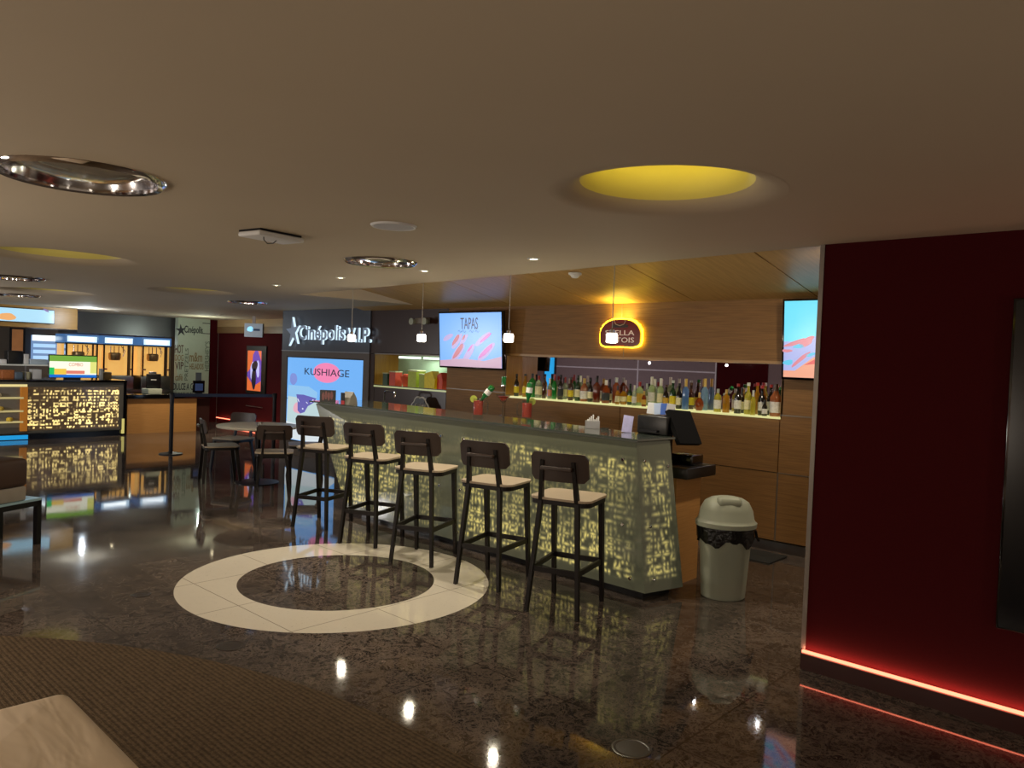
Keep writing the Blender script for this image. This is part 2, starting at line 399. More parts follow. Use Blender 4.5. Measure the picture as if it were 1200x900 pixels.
# red wall on the right, standing at y = 4.14
XR = -1.58; YR = 4.14
struct(MB().box(XR, XE, YR, YR+.14, .10, HC).build('wall_right', M['redwall']))
mb = MB(); mb.box(XR-.012, XR+.012, YR-.006, YR+.146, .10, HC); struct(mb.build('trim_4', M['trim']))
mb = MB(); mb.box(XR, XE, YR-.035, YR+.14, 0, .085); struct(mb.build('baseboard_right', mat('dark_red_base', (48, 14, 14), .3)))
ledm = emat('led_coral', (255, 118, 88), 4.0)
tag(MB().box(XR, XE, YR-.022, YR-.004, .086, .098).build('led_strip', ledm), 'glowing coral light strip along the foot of the dark red wall at right', 'light strip')
# display frame wall with the large screen, x -11.16 .. -8.83
mb = MB(); SX0, SX1, SZ0, SZ1 = -11.0, -8.96, .21, 1.56
mb.box(-11.16, -8.83, YB+.06, YN, 0, HC, 1)
mb.box(-11.16, SX0, YB-.02, YB+.06, 0, 1.64); mb.box(SX1, -8.83, YB-.02, YB+.06, 0, 1.64); mb.box(SX0, SX1, YB-.02, YB+.06, SZ1, 1.64); mb.box(SX0, SX1, YB-.02, YB+.06, 0, SZ0)
mb.box(-11.16, -8.83, YB-.02, YB+.06, 1.655, HC, 2)
struct(mb.build('wall_display', [M['framebrown'], M['darkpanel'], M['slate']]))
struct(MB().box(-11.16, -8.83, YB-.03, YB, 1.64, 1.655).build('trim_5', M['metal']))
# far red wall with veneer header
mb = MB(); mb.box(-16.6, -11.16, YN, YN+.2, 0, 2.0); mb.box(-16.6, -11.16, YN-.03, YN+.2, 2.0, 2.14, 1); mb.box(-16.6, -11.16, YN-.03, YN+.2, 2.14, HC, 2)
struct(mb.build('wall_far', [M['redwall'], wood('tan_header', (110, 80, 50), (124, 92, 60)), wood('tan_header_light', (150, 120, 84), (164, 132, 94))]))
tag(MB().box(-16.55, -12, YN-.03, YN-.012, .09, .105).build('led_strip', ledm), 'short glowing coral light strip at the foot of the far dark red wall', 'light strip')
mb = MB(); mb.box(-17, -16.6, 8.0, YN+.2, 0, HC); struct(mb.build('wall_column', M['redwall']))
struct(MB().box(-16.6, -16.59, 8.19, 8.2, 0, 2.1).build('trim_6', M['trim']))
# west wall behind the popcorn machines, header above
mb = MB(); mb.box(XW-.2, XW, YS, YN+.3, 0, HC); struct(mb.build('wall_west', mat('grey_wall', (92, 84, 74), .5)))
mb = MB(); mb.box(-18.2, -17.0, 5.42, 7.4, 1.86, HC); struct(mb.build('wall_hood', mat('steel_hood', (112, 112, 114), .35, .7, var=.2, scale=2)))
mb = MB(); mb.box(-17.0, -16.0, 1.0, 5.1, 1.90, HC); struct(mb.build('wall_header', wood('gold_veneer', (150, 112, 50), (164, 124, 60), .4)))
# south wall behind the viewer: grey panels with pale trims and a dark red part
mb = MB(); mb.box(XW, -9.85, YS-.2, YS, 0, HC, 0); mb.box(-9.85, -8.4, YS-.2, YS, 0, HC, 1); mb.box(-8.4, -4.8, YS-.2, YS, 0, HC, 0); mb.box(-4.8, XE, YS-.2, YS, 0, HC, 2)
struct(mb.build('wall_south', [mat('grey_purple_wall', (112, 98, 98), .6), M['redwall'], M['veneer']]))
mb = MB(); mb.box(XW, -9.85, YS, YS+.01, 1.50, 1.53)
for x in (-9.88, -12.35): mb.box(x, x+.03, YS, YS+.01, 0, HC)
struct(mb.build('trim_7', mat('white_trim', (200, 200, 205), .4)))

t = thing('wall_screen', 'tall blue lit screen seen only as a blue strip in the bar mirror', 'screen', (-15.5, YS+.02, .3))
MB().box(-.35, .12, 0, .06, -.0, 1.9).build('housing', M['black'], t)
MB().box(-.30, .08, .06, .063, .05, 1.85).build('screen', emat('sky_screen', (40, 190, 255), 1.0), t)
# ================================================================== CARPET
def carpet_mat():
    m = bpy.data.materials.new('ribbed_carpet'); m.use_nodes = True; nt = m.node_tree; b = nt.nodes['Principled BSDF']; N = NB(nt)
    g = N.n('ShaderNodeTexCoord'); sp = N.n('ShaderNodeSeparateXYZ'); nt.links.new(g.outputs['Object'], sp.inputs[0])
    f = N.m('FRACT', N.m('DIVIDE', sp.outputs[1], .024)); d = N.mr(N.m('ABSOLUTE', N.m('SUBTRACT', f, .5)), .16, .40)
    nz = N.n('ShaderNodeTexNoise'); nz.inputs['Scale'].default_value = 70; nz.inputs['Detail'].default_value = 5; nt.links.new(g.outputs['Object'], nz.inputs['Vector'])
    v = N.m('MULTIPLY', N.m('SUBTRACT', 1.0, N.m('MULTIPLY', d, .4)), N.mr(nz.outputs['Fac'], .3, .7, .6, 1.15))
    c = N.mixc(v, lin((30, 24, 18)), lin((104, 88, 70)))
    nt.links.new(c, b.inputs['Base Color']); b.inputs['Roughness'].default_value = .95; b.inputs['Specular IOR Level'].default_value = .1
    bp = N.n('ShaderNodeBump'); bp.inputs['Strength'].default_value = .6; bp.inputs['Distance'].default_value = .01
    nt.links.new(v, bp.inputs['Height']); nt.links.new(bp.outputs[0], b.inputs['Normal']); return m
mb = MB(); ccx, ccy, cr = -2.30, -1.63, 3.757
mb.prism([(ccx+cr*math.cos(2*PI*k/160), max(YS+.02, ccy+cr*math.sin(2*PI*k/160))) for k in range(160)], .0005, .008, 'z')
tag(mb.build('carpet', carpet_mat()), 'brown ribbed carpet with a curved edge in the foreground floor', 'carpet')
for i, (p, r) in enumerate((((740, 877), .085), ((270, 757), .075), ((165, 697), .06))):
    c = at_z(*p, 0)
    mb = MB(); mb.lathe([(r, 0), (r, .002), (r*.86, .0035), (r*.8, .002), (r*.76, .002), (.001, .0022)], 28)
    tag(mb.build('floor_outlet', [mat('marble_lid', (52, 42, 36), .25, var=.3, scale=30)], loc=(c.x, c.y, 0)), ['round floor outlet lid in the marble nearest the bottom right', 'round floor outlet lid near the carpet edge', 'small floor lid left of the pale marble ring'][i], 'floor outlet')

# ================================================================== CEILING THINGS
ydome = mat('dome_yellow', (214, 202, 114), .6, var=.05, scale=3); ydl = emat('dome_diffuser', (236, 206, 78), .6); ydl2 = emat('dome_diffuser_dim', (170, 150, 70), .35)
dn = ['large glowing yellow ceiling dome near the red wall', 'shallow dim yellow ceiling dome at the left edge', 'dim yellow ceiling dome above the cafe table', 'far dim ceiling dome in front of the popcorn hood']
for i, (x, y, r) in enumerate(DOMES):
    t = thing('ceiling_dome', dn[i], 'ceiling dome', (x, y, HC))
    prof = []
    for k in range(13):   # flared plaster lip running up into the dome
        a = PI/2*k/12; prof.append((r+.16*(1-math.sin(a)), .16*(1-math.cos(a))))
    MB().lathe([(r+.17, -.0005)]+prof[:7], 48, cap=False).build('plaster_lip', M['ceiling'], t)
    MB().lathe(prof[6:]+[(r*1.01, .2), (r*.97, .26), (r*.85, .32), (r*.62, .355)], 48, cap=False).build('dome_shell', ydome, t)
    MB().lathe([(r*.63, .35), (r*.4, .37), (.001, .375)], 40, cap=False).build('diffuser', ydl if i == 0 else ydl2, t)
for i, (x, y, r) in enumerate(RINGL):
    t = thing('recessed_lamp', ['large chrome ringed recessed lamp at upper left', 'chrome ringed recessed lamp above the stools', 'distant chrome recessed lamp at the left edge, nearer one', 'farthest chrome recessed lamp at the left edge', 'distant chrome recessed lamp before the star sign'][i], 'ceiling lamp', (x, y, HC))
    MB().lathe([(r*.93, .02), (r*.94, -.012), (r*1.0, -.018), (r*1.05, -.006), (r*1.06, 0), (r*1.0, .004)], 40, cap=False).build('trim_ring', M['chrome'], t)
    MB().lathe([(r*.94, 0), (r*.86, .07), (r*.84, .16)], 40, cap=False).build('reflector', mat('reflector_metal', (190, 190, 195), .18, 1), t)
    MB().lathe([(r*.86, .16), (.001, .165)], 32, cap=False).build('housing', M['black'], t)
    MB().lathe([(.001, -.012), (r*.3, -.008), (r*.6, .006), (r*.78, .03), (r*.78, .036), (r*.3, .03), (.001, .03)], 32, cap=False).build('glass_dish', mat('pale_dish', (225, 220, 205), .12, .85), t)
    for k in range(4):
        mb = MB(); a = PI/4+k*PI/2; mb.beam((r*.6*math.cos(a), r*.6*math.sin(a), .05), (r*.86*math.cos(a), r*.86*math.sin(a), .06), .012, .03); mb.build('bracket', M['darkmetal'], t)
spotm = emat('spot_lens', (255, 236, 190), 30)
SP = [(-5.73, 3.94), (-4.60, 3.94), (-3.36, 3.82), (-7.05, 4.08), (-2.0, 1.0), (-.6, 3.0)]
SP = SP[:4]+[(-15.7, 5.7), (-14.0, 6.9)]
for i, (x, y) in enumerate(SP):
    t = thing('spotlight', ['small recessed spotlight, second from the left over the stools', 'small recessed spotlight beside the chrome ringed lamp', 'small recessed spotlight nearest the smoke detector', 'small recessed spotlight, leftmost of those along the bar', 'far bright spotlight before the steel popcorn hood', 'far spotlight over the lettered wall'][i], 'spotlight', (x, y, HC))
    MB().lathe([(.024, -.004), (.032, -.008), (.042, -.004), (.044, 0)], 24, cap=False).build('trim_ring', M['white'], t)
    MB().lathe([(.026, -.004), (.001, -.004)], 20, cap=False).build('lens', spotm, t)
x, y = -3.2, 2.52
t = thing('ceiling_speaker', 'round white speaker grille flush in the ceiling', 'speaker', (x, y, HC))
MB().lathe([(.105, -.008), (.115, -.01), (.122, 0)], 32, cap=False).build('rim', M['white'], t)
MB().lathe([(.105, -.008), (.001, -.01)], 32, cap=False).build('grille', mat('speaker_grille', (170, 168, 175), .6), t)
a, b = at_z(296, 266, HC), at_z(356, 278, HC); c = at_z(318, 273, HC)
t = thing('ceiling_box', 'flat grey ceiling box with a dangling wire', 'ceiling fixture', (c.x, c.y, HC), math.atan2(b.y-a.y, b.x-a.x))
MB().box(-.145, .145, -.09, .10, -.012, 0).build('base_plate', M['darkmetal'], t)
MB().box(-.16, .16, -.10, .09, -.04, -.012, bev=.01).build('cover', M['white'], t)
MB().tube([(-.1, -.06, -.03), (-.09, -.05, -.055), (-.05, -.03, -.07), (.0, -.02, -.06), (.04, -.01, -.03)], .003).build('wire', M['black'], t)
p = at_y(674, 321, 5.55); z = zc(p.y)
t = thing('smoke_detector', 'white smoke detector on the wooden ceiling panels', 'smoke detector', (p.x, p.y, z), 0)
MB().lathe([(.062, 0), (.06, -.018), (.05, -.022)], 24).build('base', M['white'], t)
MB().lathe([(.045, -.022), (.03, -.045), (.012, -.05)], 24).build('sensor_head', M['white'], t)

# ================================================================== BAR
bar = thing('bar_counter', 'long bar counter with glowing yellow block pattern front', 'bar counter', (-4.9, 4.7, 0))
def L(x, y, z): return (x+4.9, y-4.7, z)
bp_ = pattern_mat('lit_block_front', 0, .040, .40, (232, 210, 112), (94, 97, 80), .11, .99, .10, [(.06, .14), (-1.95, .05), (2.06, .06)], 1.0, .95, .4)
bs_ = pattern_mat('lit_block_side', 1, .040, .40, (232, 210, 112), (94, 97, 80), .11, .97, .12, [(-.27, .05), (.09, .05)], 1.0, .95, .5)
def slab(q, n, t, mi=0):
    mb = MB(); q = [Vector(p) for p in q]; n = Vector(n).normalized()*t; k = len(q)
    mb.add(q+[p+n for p in q], [tuple(range(k)), tuple(range(2*k-1, k-1, -1))]+[(i, i+k, (i+1) % k+k, (i+1) % k) for i in range(k)], mi); return mb
slab([L(-7.05, 4.585, 1.078), L(-2.90, 4.435, 1.078), L(-2.79, 4.45, .055), L(-6.35, 4.52, .055)], (0, 1, 0), .018).build('front_panel', bp_, bar)
slab([L(-2.90, 4.437, 1.078), L(-2.855, 4.80, 1.078), L(-2.70, 4.80, .055), L(-2.79, 4.452, .055)], (-1, 0, 0), .016).build('side_panel', bs_, bar)
slab([L(-7.05, 4.585, 1.078), L(-7.0, 5.15, 1.078), L(-6.3, 5.05, .055), L(-6.35, 4.52, .055)], (1, 0, 0), .016).build('end_panel', mat('frosted_end', (90, 95, 80), .3), bar)
mb = MB(); mb.prism([(-7.14+4.9, 4.56-4.7), (-2.875+4.9, 4.41-4.7), (-2.83+4.9, 4.83-4.7), (-4.4+4.9, 5.02-4.7), (-7.08+4.9, 5.26-4.7)], 1.09, 1.104, 'z')
mb.build('glass_top', M['glasstop'], bar)
mb = MB(); mb.prism([(-7.04+4.9, 4.60-4.7), (-2.91+4.9, 4.46-4.7), (-2.87+4.9, 4.80-4.7), (-4.4+4.9, 5.0-4.7), (-7.02+4.9, 5.2-4.7)], 1.06, 1.089, 'z')
mb.build('shelf_board', mat('grey_board', (120, 118, 105), .5), bar)
mb = MB(); mb.prism([(-6.2+4.9, 4.60-4.7), (-2.84+4.9, 4.5-4.7), (-2.80+4.9, 4.78-4.7), (-6.2+4.9, 4.83-4.7)], 0, .055, 'z'); mb.build('toe_kick', M['black'], bar)
mb = MB(); mb.prism([(-6.2+4.9, 4.72-4.7), (-3.0+4.9, 4.66-4.7), (-2.98+4.9, 4.78-4.7), (-6.2+4.9, 4.85-4.7)], .055, 1.06, 'z'); mb.build('carcass', M['black'], bar)
for x, z in [(-6.75, .95), (-5.9, .14), (-4.95, .93), (-4.66, .93), (-4.93, .50), (-4.66, .50), (-4.9, .14), (-4.66, .14), (-3.0, .95), (-2.98, .5), (-2.9, .14), (-6.1, .5)]:
    y = 4.435+(-2.9-x)*.036*(.4+.6*z)-.004
    MB().lathe([(.013, 0), (.013, .012), (.009, .016)], 14).build('standoff_screw', M['chrome'], bar, L(x, y+.002, z), (PI/2, 0, 0))
for y, z in [(4.50, .95), (4.75, .9), (4.52, .5), (4.76, .5), (4.53, .14), (4.75, .14)]:
    x = -2.9+(y-4.437)*.12+(1.078-z)*.12
    MB().lathe([(.011, 0), (.011, .012), (.008, .015)], 14).build('standoff_screw', M['chrome'], bar, L(x, y, z), (0, PI/2, 0))
# work counter behind the bar's right end
wc = thing('work_counter', 'black topped wooden work counter behind the right end of the bar', 'counter', (-3.4, 5.1, 0))
MB().box(-1.2, .55, -.19, .17, .0, .80).build('cabinet', M['veneer_light'], wc)
MB().box(-1.25, .65, -.22, .21, .80, .88, bev=.006).build('worktop', M['black'], wc)
t = tag(MB().box(-.11, .11, -.09, .09, 0, .075, bev=.01).build('card_terminal', M['blackgloss'], loc=(-2.93, 5.15, .882)), 'small black device on the black worktop under the cash register', 'device')
# cash register
t = thing('cash_register', 'black cash register with angled screen on the right end of the bar', 'cash register', (-3.02, 4.90, 1.104))
MB().box(-.14, .12, -.07, .08, 0, .14, bev=.012).build('printer_body', M['black'], t)
MB().box(-.09, .05, -.10, -.07, .02, .035).build('paper_tray', M['darkmetal'], t)
MB().box(-.12, .08, .0, .08, -.221, 0).build('pedestal', M['black'], t)
mb = MB(); mb.beam((.21, .10, -.06), (.09, .12, .175), .30, .035, side=(0, 1, 0)); mb.build('display', mat('matt_black', (10, 10, 11), .8, spec=.15), t)
MB().box(.08, .14, .08, .14, 0, .1).build('display_stand', M['black'], t)
for i, (px, c, lb) in enumerate([(765, (205, 208, 215), 'white card propped on the cash register'), (773, (170, 190, 225), 'pale blue card propped on the cash register'), (779, (60, 100, 190), 'blue card leaning on the cash register'), (784, (190, 190, 195), 'grey card rightmost on the cash register')]):
    p = at_y(px, 490, 4.93)
    tag(MB().box(-.032, .032, -.002, .002, 0, .085).build('paper_card', mat('card%d' % i, c, .5), loc=(p.x, 4.90+i*.012, 1.251), rot=(R(-12), R([4, -6, 0, 6][i]), R(20))), lb, 'card', None)

# items on the bar top
ZT = 1.1045
def mug(px, py, label, hs, blab, ang):
    p = at_z(px, py, ZT)
    red = mat('red_drink', (190, 44, 10), .5, var=.1)
    t = thing('beer_mug', label, 'glass', (p.x, p.y, ZT), R(42 if hs > 0 else 222))
    MB().lathe([(.038, 0), (.046, .004), (.046, .022), (.044, .03), (.047, .17), (.043, .17), (.04, .03), (.001, .028)], 24, cap=False).build('glass_body', M['glass'], t)
    MB().lathe([(.001, .03), (.039, .031), (.042, .15), (.001, .151)], 24, cap=False).build('red_drink', red, t)
    MB().tube([(.044, 0, .15), (.07, 0, .152), (.083, 0, .13), (.083, 0, .06), (.068, 0, .035), (.044, 0, .04)], .006).build('handle', M['glass'], t)
    MB().lathe([(.03, 0), (.03, .008)], 20).build('lime_slice', mat('lime', (150, 160, 60), .5), t, (-.042, 0, .165), (PI/2, .3, 0))
    b = thing('beer_bottle', blab, 'bottle', (p.x, p.y, ZT+.125), 0); b.rotation_euler = (R(-ang*.35), R(ang), 0)
    gg = mat('green_glass', (20, 110, 50), .1, trans=.3, coat=.5)
    MB().lathe([(.011, 0), (.012, .06), (.026, .10), (.027, .19), (.024, .2), (.001, .2)], 18).build('glass_body', gg, b)
    MB().lathe([(.0275, .115), (.0275, .16)], 18, cap=False).build('paper_label', M['white'], b)
    return t
mug(560, 490, 'beer mug of red drink, left one of two on the bar', 1, 'green bottle tipped into the left mug of red drink', 38)
mug(617, 493, 'beer mug of red drink, right one nearer the napkins', -1, 'green bottle upended in the right mug of red drink', 6)
p = at_z(589, 487, ZT)
t = thing('margarita_glass', 'stemmed cocktail glass with red rim between the two mugs', 'glass', (p.x, p.y, ZT))
MB().lathe([(.042, 0), (.042, .003), (.008, .008), (.005, .02), (.005, .11), (.02, .125), (.03, .135), (.034, .155), (.062, .175), (.07, .195), (.067, .195), (.058, .178), (.03, .158), (.025, .138), (.001, .128)], 24, cap=False).build('glass_body', M['glass'], t)
MB().lathe([(.001, .13), (.024, .14), (.03, .156), (.056, .178), (.001, .18)], 20, cap=False).build('red_drink', mat('red_cocktail', (205, 80, 56), .4), t)
b = thing('beer_bottle', 'small clear and green bottle upended in the cocktail glass', 'bottle', (p.x, p.y, ZT+.16))
MB().lathe([(.009, 0), (.009, .07), (.02, .10), (.021, .12)], 16).build('bottle_neck', M['glass'], b)
MB().lathe([(.021, .12), (.022, .19), (.02, .2)], 16).build('bottle_body', mat('green_glass', (20, 110, 50)), b)
MB().lathe([(.03, .115), (.03, .119)], 20).build('clip', M['chrome'], b)
p = at_z(694, 502, ZT)
t = thing('napkin_holder', 'clear holder of white napkins on the bar', 'napkin holder', (p.x, p.y, ZT), R(40))
MB().box(-.055, .055, -.035, .035, 0, .06).build('holder', mat('frosty_plastic', (170, 170, 175), .3, trans=.5), t)
mb = MB()
for k in range(7):
    x = -.04+k*.0135; h = .07+.012*((k*5) % 4); mb.box(x, x+.008, -.028, .028, .01, h)
mb.build('napkin', M['white'], t)
p = at_z(709, 504, ZT); tag(MB().lathe([(.03, 0), (.036, .018), (.033, .018), (.028, .004), (.001, .004)], 20, cap=False).build('glass_dish', M['glass'], loc=(p.x, p.y, ZT)), 'small clear dish between napkins and the upright card', 'dish')
p = at_z(734, 507, ZT)
t = thing('tent_card', 'leaning white leaflet stand by the cash register on the bar', 'leaflet', (p.x, p.y, ZT), R(42))
mb = MB(); mb.beam((-.0, 0, 0), (.018, .03, .125), .075, .003); mb.build('leaflet', mat('lilac_print', (170, 170, 215), .4, var=.3, scale=30), t)
MB().box(-.03, .03, -.01, .03, 0, .006).build('foot', M['glass'], t)
p = at_z(384, 471, ZT)
mb = MB(); mb.box(-.08, .08, -.02, .02, 0, .125)
t = thing('menu_box', 'small black framed picture card at the left end of the bar', 'card', (p.x, p.y, ZT), R(42)); mb.build('box', M['black'], t)
mb = MB()
for k in range(4): mb.prism(blob(-.045+k*.03, .06+.01*(k % 2), .014, .045, 12), -.0215, -.0205, 'y')
mb.build('printed_picture', mat('printed_photo', (120, 70, 70), .4, var=.5, scale=60), t)
p = at_z(409, 474, ZT)
t = thing('tent_card', 'arched tent card in red and black near the left end of the bar', 'card', (p.x, p.y, ZT), R(10))
mb = MB(); mb.prism([(-.06, 0), (.06, 0), (.045, .07), (0, .13), (-.045, .07)], -.06, .06, 'x'); mb.build('card', mat('grey_card', (120, 115, 105), .5), t)
mb = MB(); mb.box(-.055, -.0, -.064, -.062, .0, .12); mb.build('dark_print', M['black'], t); mb = MB(); mb.box(-.05, .0, -.067, -.065, .0, .04); mb.build('red_band', mat('red_print', (170, 40, 40), .4), t)

# ================================================================== STOOLS
def make_seat(name, label, cat, sh, top, foot_w, foot_d, rail, w=.42, d=.40):
    t = thing(name, label, cat)
    # seat plate, rounded outline, pale top on a dark underside
    out = []
    hw, hd, r = w/2, d/2, .07
    for q in range(4):
        sx, sy = ((1, 1), (-1, 1), (-1, -1), (1, -1))[q]
        for j in range(6):
            a = PI/2*q+PI/2*j/5; out.append((sx*(hw-r)+r*math.cos(a), sy*(hd-r)+r*math.sin(a)))
    s = MB(); s.prism([(x*.97, y*.97) for x, y in out], sh-.045, sh-.012, 'z'); s.build('seat_frame', M['espresso'], t)
    s = MB(); s.prism(out, sh-.014, sh, 'z'); s.build('seat', M['seat'], t)
    for sx in (-1, 1):
        b = MB(); b.beam((sx*foot_w, -foot_d, 0), (sx*(w/2-.085), -d/2+.02, sh-.02), .022, .032, .028, .038); 
        b.build('leg', M['espresso'], t)
        b = MB(); b.beam((sx*(w/2-.085), -d/2+.02, sh-.03), (sx*.105, -d/2-.028, top-.05), .028, .036, .024, .024); b.build('back_post', M['espresso'], t)
        b = MB(); b.beam((sx*foot_w, foot_d*.98, 0), (sx*(w/2-.04), d/2-.045, sh-.03), .024, .030, .032, .042); b.build('leg', M['espresso'], t)
    # backrest: curved plate with rounded ends
    n = 16; bw, bh = .195 if rail else .20, .185 if rail else .17; z1 = top; z0 = top-bh
    def bx(u): return u*bw
    def by(u): return -d/2-.008+.035*(1-u*u)*(-1)+.03
    vs = []; fs = []
    rows = 7
    for side in (0, 1):
        for i in range(n+1):
            u = -1+2*i/n
            e = max(0, abs(u)-.80)/.20; hh = bh/2*(1-.35*(1-math.sqrt(max(0, 1-e*e))))
            for j in range(rows+1):
                vv = -1+2*j/rows; zz = (z0+z1)/2+vv*hh
                vs.append((bx(u), by(u)-(0 if side else .018)-vv*.012, zz))
    K = rows+1; O = (n+1)*K
    for i in range(n):
        for j in range(rows):
            a = i*K+j; fs.append((a, a+K, a+K+1, a+1)); fs.append((O+a, O+a+1, O+a+K+1, O+a+K))
    for i in range(n):
        a = i*K; fs.append((a, O+a, O+a+K, a+K)); a = i*K+rows; fs.append((a, a+K, O+a+K, O+a))
    for j in range(rows):
        fs.append((j, j+1, O+j+1, O+j)); a = n*K+j; fs.append((a, O+a, O+a+1, a+1))
    s = MB(); s.add(vs, fs, 0, True); s.build('backrest', M['backrest'], t)
    s = MB(); s.rbox(-.105, .105, -d/2-.068, -d/2-.032, z0+.075, z0+.10, .006); s.build('back_crossbar', M['backrest'], t)
    if rail:
        zr = .28; k = zr/sh
        def q(sx, sy):
            fy = foot_d if sy > 0 else foot_d; ty = (d/2-.045) if sy > 0 else (d/2-.02); tx = (w/2-.04) if sy > 0 else (w/2-.085)
            return (sx*(foot_w+(tx-foot_w)*k), sy*(fy+(ty-fy)*k), zr)
        for a, b in (((-1, -1), (1, -1)), ((-1, 1), (1, 1)), ((-1, -1), (-1, 1)), ((1, -1), (1, 1))):
            s = MB(); s.beam(q(*a), q(*b), .018, .034, side=(0, 1, 0) if a[1] == b[1] else (1, 0, 0)); s.build('footrest_rail', M['espresso'], t)
    else:
        s = MB(); s.box(-w/2+.07, w/2-.07, -d/2+.03, -d/2+.05, sh-.07, sh-.04); s.build('apron', M['espresso'], t)
    return t
grp = 'bar stools along the bar'
stool = make_seat('bar_stool', 'bar stool', 'bar stool', .74, 1.035, .175, .235, True)
feet = [((617, 716), (676, 727), 17, 'bar stool nearest the waste bin, rightmost of five'),
        ((532, 684), (586, 694), 15, 'second bar stool from the right, slot showing in its backrest'),
        ((456, 660), (507, 664), 24, 'middle bar stool of the five, solid dark backrest'),
        ((397, 637), (441, 642), 22, 'second bar stool from the left, on the ring edge'),
        ((341, 618), (384, 621), 26, 'leftmost bar stool, in front of the blue screen')]
for i, (a, b, rz, lb) in enumerate(feet):
    A, B = at_z(*a, 0), at_z(*b, 0); mid = (A+B)/2; rz = R(rz); f = Vector((-math.sin(rz), math.cos(rz), 0))
    c = mid+f*.235
    if i == 0: stool.location = (c.x, c.y, 0); stool.rotation_euler = (0, 0, rz); stool['label'] = lb; stool['group'] = grp
    else: o = dup(stool, (c.x, c.y, 0), rz, lb); o['group'] = grp

# ================================================================== CAFE TABLE AND CHAIRS
tb = thing('cafe_table', 'round pale cafe table on a black pedestal left of the bar', 'table', (-8.62, 4.80, 0))
MB().lathe([(.46, .675), (.485, .68), (.49, .695), (.485, .705), (.001, .705)], 48).build('tabletop', mat('pale_tabletop', (190, 185, 170), .4), tb)
MB().cyl((0, 0, .02), .035, .655, 20).build('pedestal', M['darkmetal'], tb)
MB().lathe([(.26, 0), (.26, .008), (.05, .022), (.001, .022)], 36).build('base_plate', M['darkmetal'], tb)
chair = make_seat('cafe_chair', 'chair', 'chair', .445, .765, .19, .215, False, .43, .41)
cg = 'chairs round the cafe table'
chs = [(-8.98, 4.50, -18, 'dark cafe chair left of the round table, seen from its side'), (-8.14, 4.75, 58, 'dark cafe chair with its back to the camera at the round table'),
       (-9.66, 5.02, 205, 'cafe chair behind the round table, backrest facing the camera'), (-8.62, 5.46, 150, 'cafe chair between the round table and the large blue screen')]
for i, (x, y, rz, lb) in enumerate(chs):
    o = chair if i == 0 else dup(chair)
    o.location = (x, y, 0); o.rotation_euler = (0, 0, R(rz)); o['label'] = lb; o['group'] = cg
p = at_z(304, 499, .705)
t = thing('glass_ashtray', 'small clear glass bowl on the round cafe table', 'bowl', (p.x, p.y, .7055))
MB().lathe([(.03, 0), (.045, .045), (.04, .045), (.026, .006), (.001, .006)], 20, cap=False).build('bowl', M['glass'], t)
MB().box(-.02, .02, -.015, .015, .007, .04).build('packets', M['white'], t)

# ================================================================== WASTE BIN
t = thing('waste_bin', 'grey plastic waste bin with dome lid and black liner by the bar end', 'waste bin', (-2.49, 4.99, 0), R(38))
MB().lathe([(.135, 0), (.145, .01), (.175, .50), (.18, .505)], 36, sx=1.05, sy=.88).build('body', M['greyplastic'], t)
mb = MB()
prof = [(.150, .39), (.178, .395), (.184, .42), (.188, .50), (.19, .53)]
n = 48; vs = []; fs = []
rnd = random.Random(3)
for i, (r, z) in enumerate(prof):
    for k in range(n):
        a = 2*PI*k/n; rr = r+(.006*math.sin(k*1.7+i)+.004*math.sin(k*4.1+2*i)); zz = z+(.022*math.sin(k*.55)+.012*math.sin(k*1.3) if i < 2 else 0)
        vs.append((rr*math.cos(a)*1.05, rr*math.sin(a)*.88, zz))
for i in range(len(prof)-1):
    for k in range(n): fs.append((i*n+k, i*n+(k+1) % n, (i+1)*n+(k+1) % n, (i+1)*n+k))
mb.add(vs, fs, 0, True)
bagm = mat('bin_liner', (10, 10, 11), .25, bump=.8, scale=40)
mb.build('liner', bagm, t)
MB().tube([(.19, .02, .48), (.215, .025, .47), (.222, .02, .43), (.24, .035, .40)], .010, 6).build('liner_knot', bagm, t)
mb = MB(); mb.lathe([(.188, .50), (.2, .505), (.203, .535), (.192, .545), (.183, .56), (.172, .62), (.145, .675), (.105, .70), (.06, .71), (.001, .712)], 36, sx=1.05, sy=.88)
mb.build('dome_lid', M['greyplastic'], t)
mb = MB(); mb.rbox(-.085, .085, -.13, -.03, .64, .722, .035); mb.build('swing_flap', M['greyplastic'], t)
p = at_z(878, 652, 0); tag(MB().box(-.3, .3, -.18, .18, .001, .012, bev=.004).build('floor_mat', mat('rubber_mat', (38, 42, 44), .7), loc=(-2.95, 6.3, 0)), 'dark rubber mat on the floor by the back wall', 'mat')

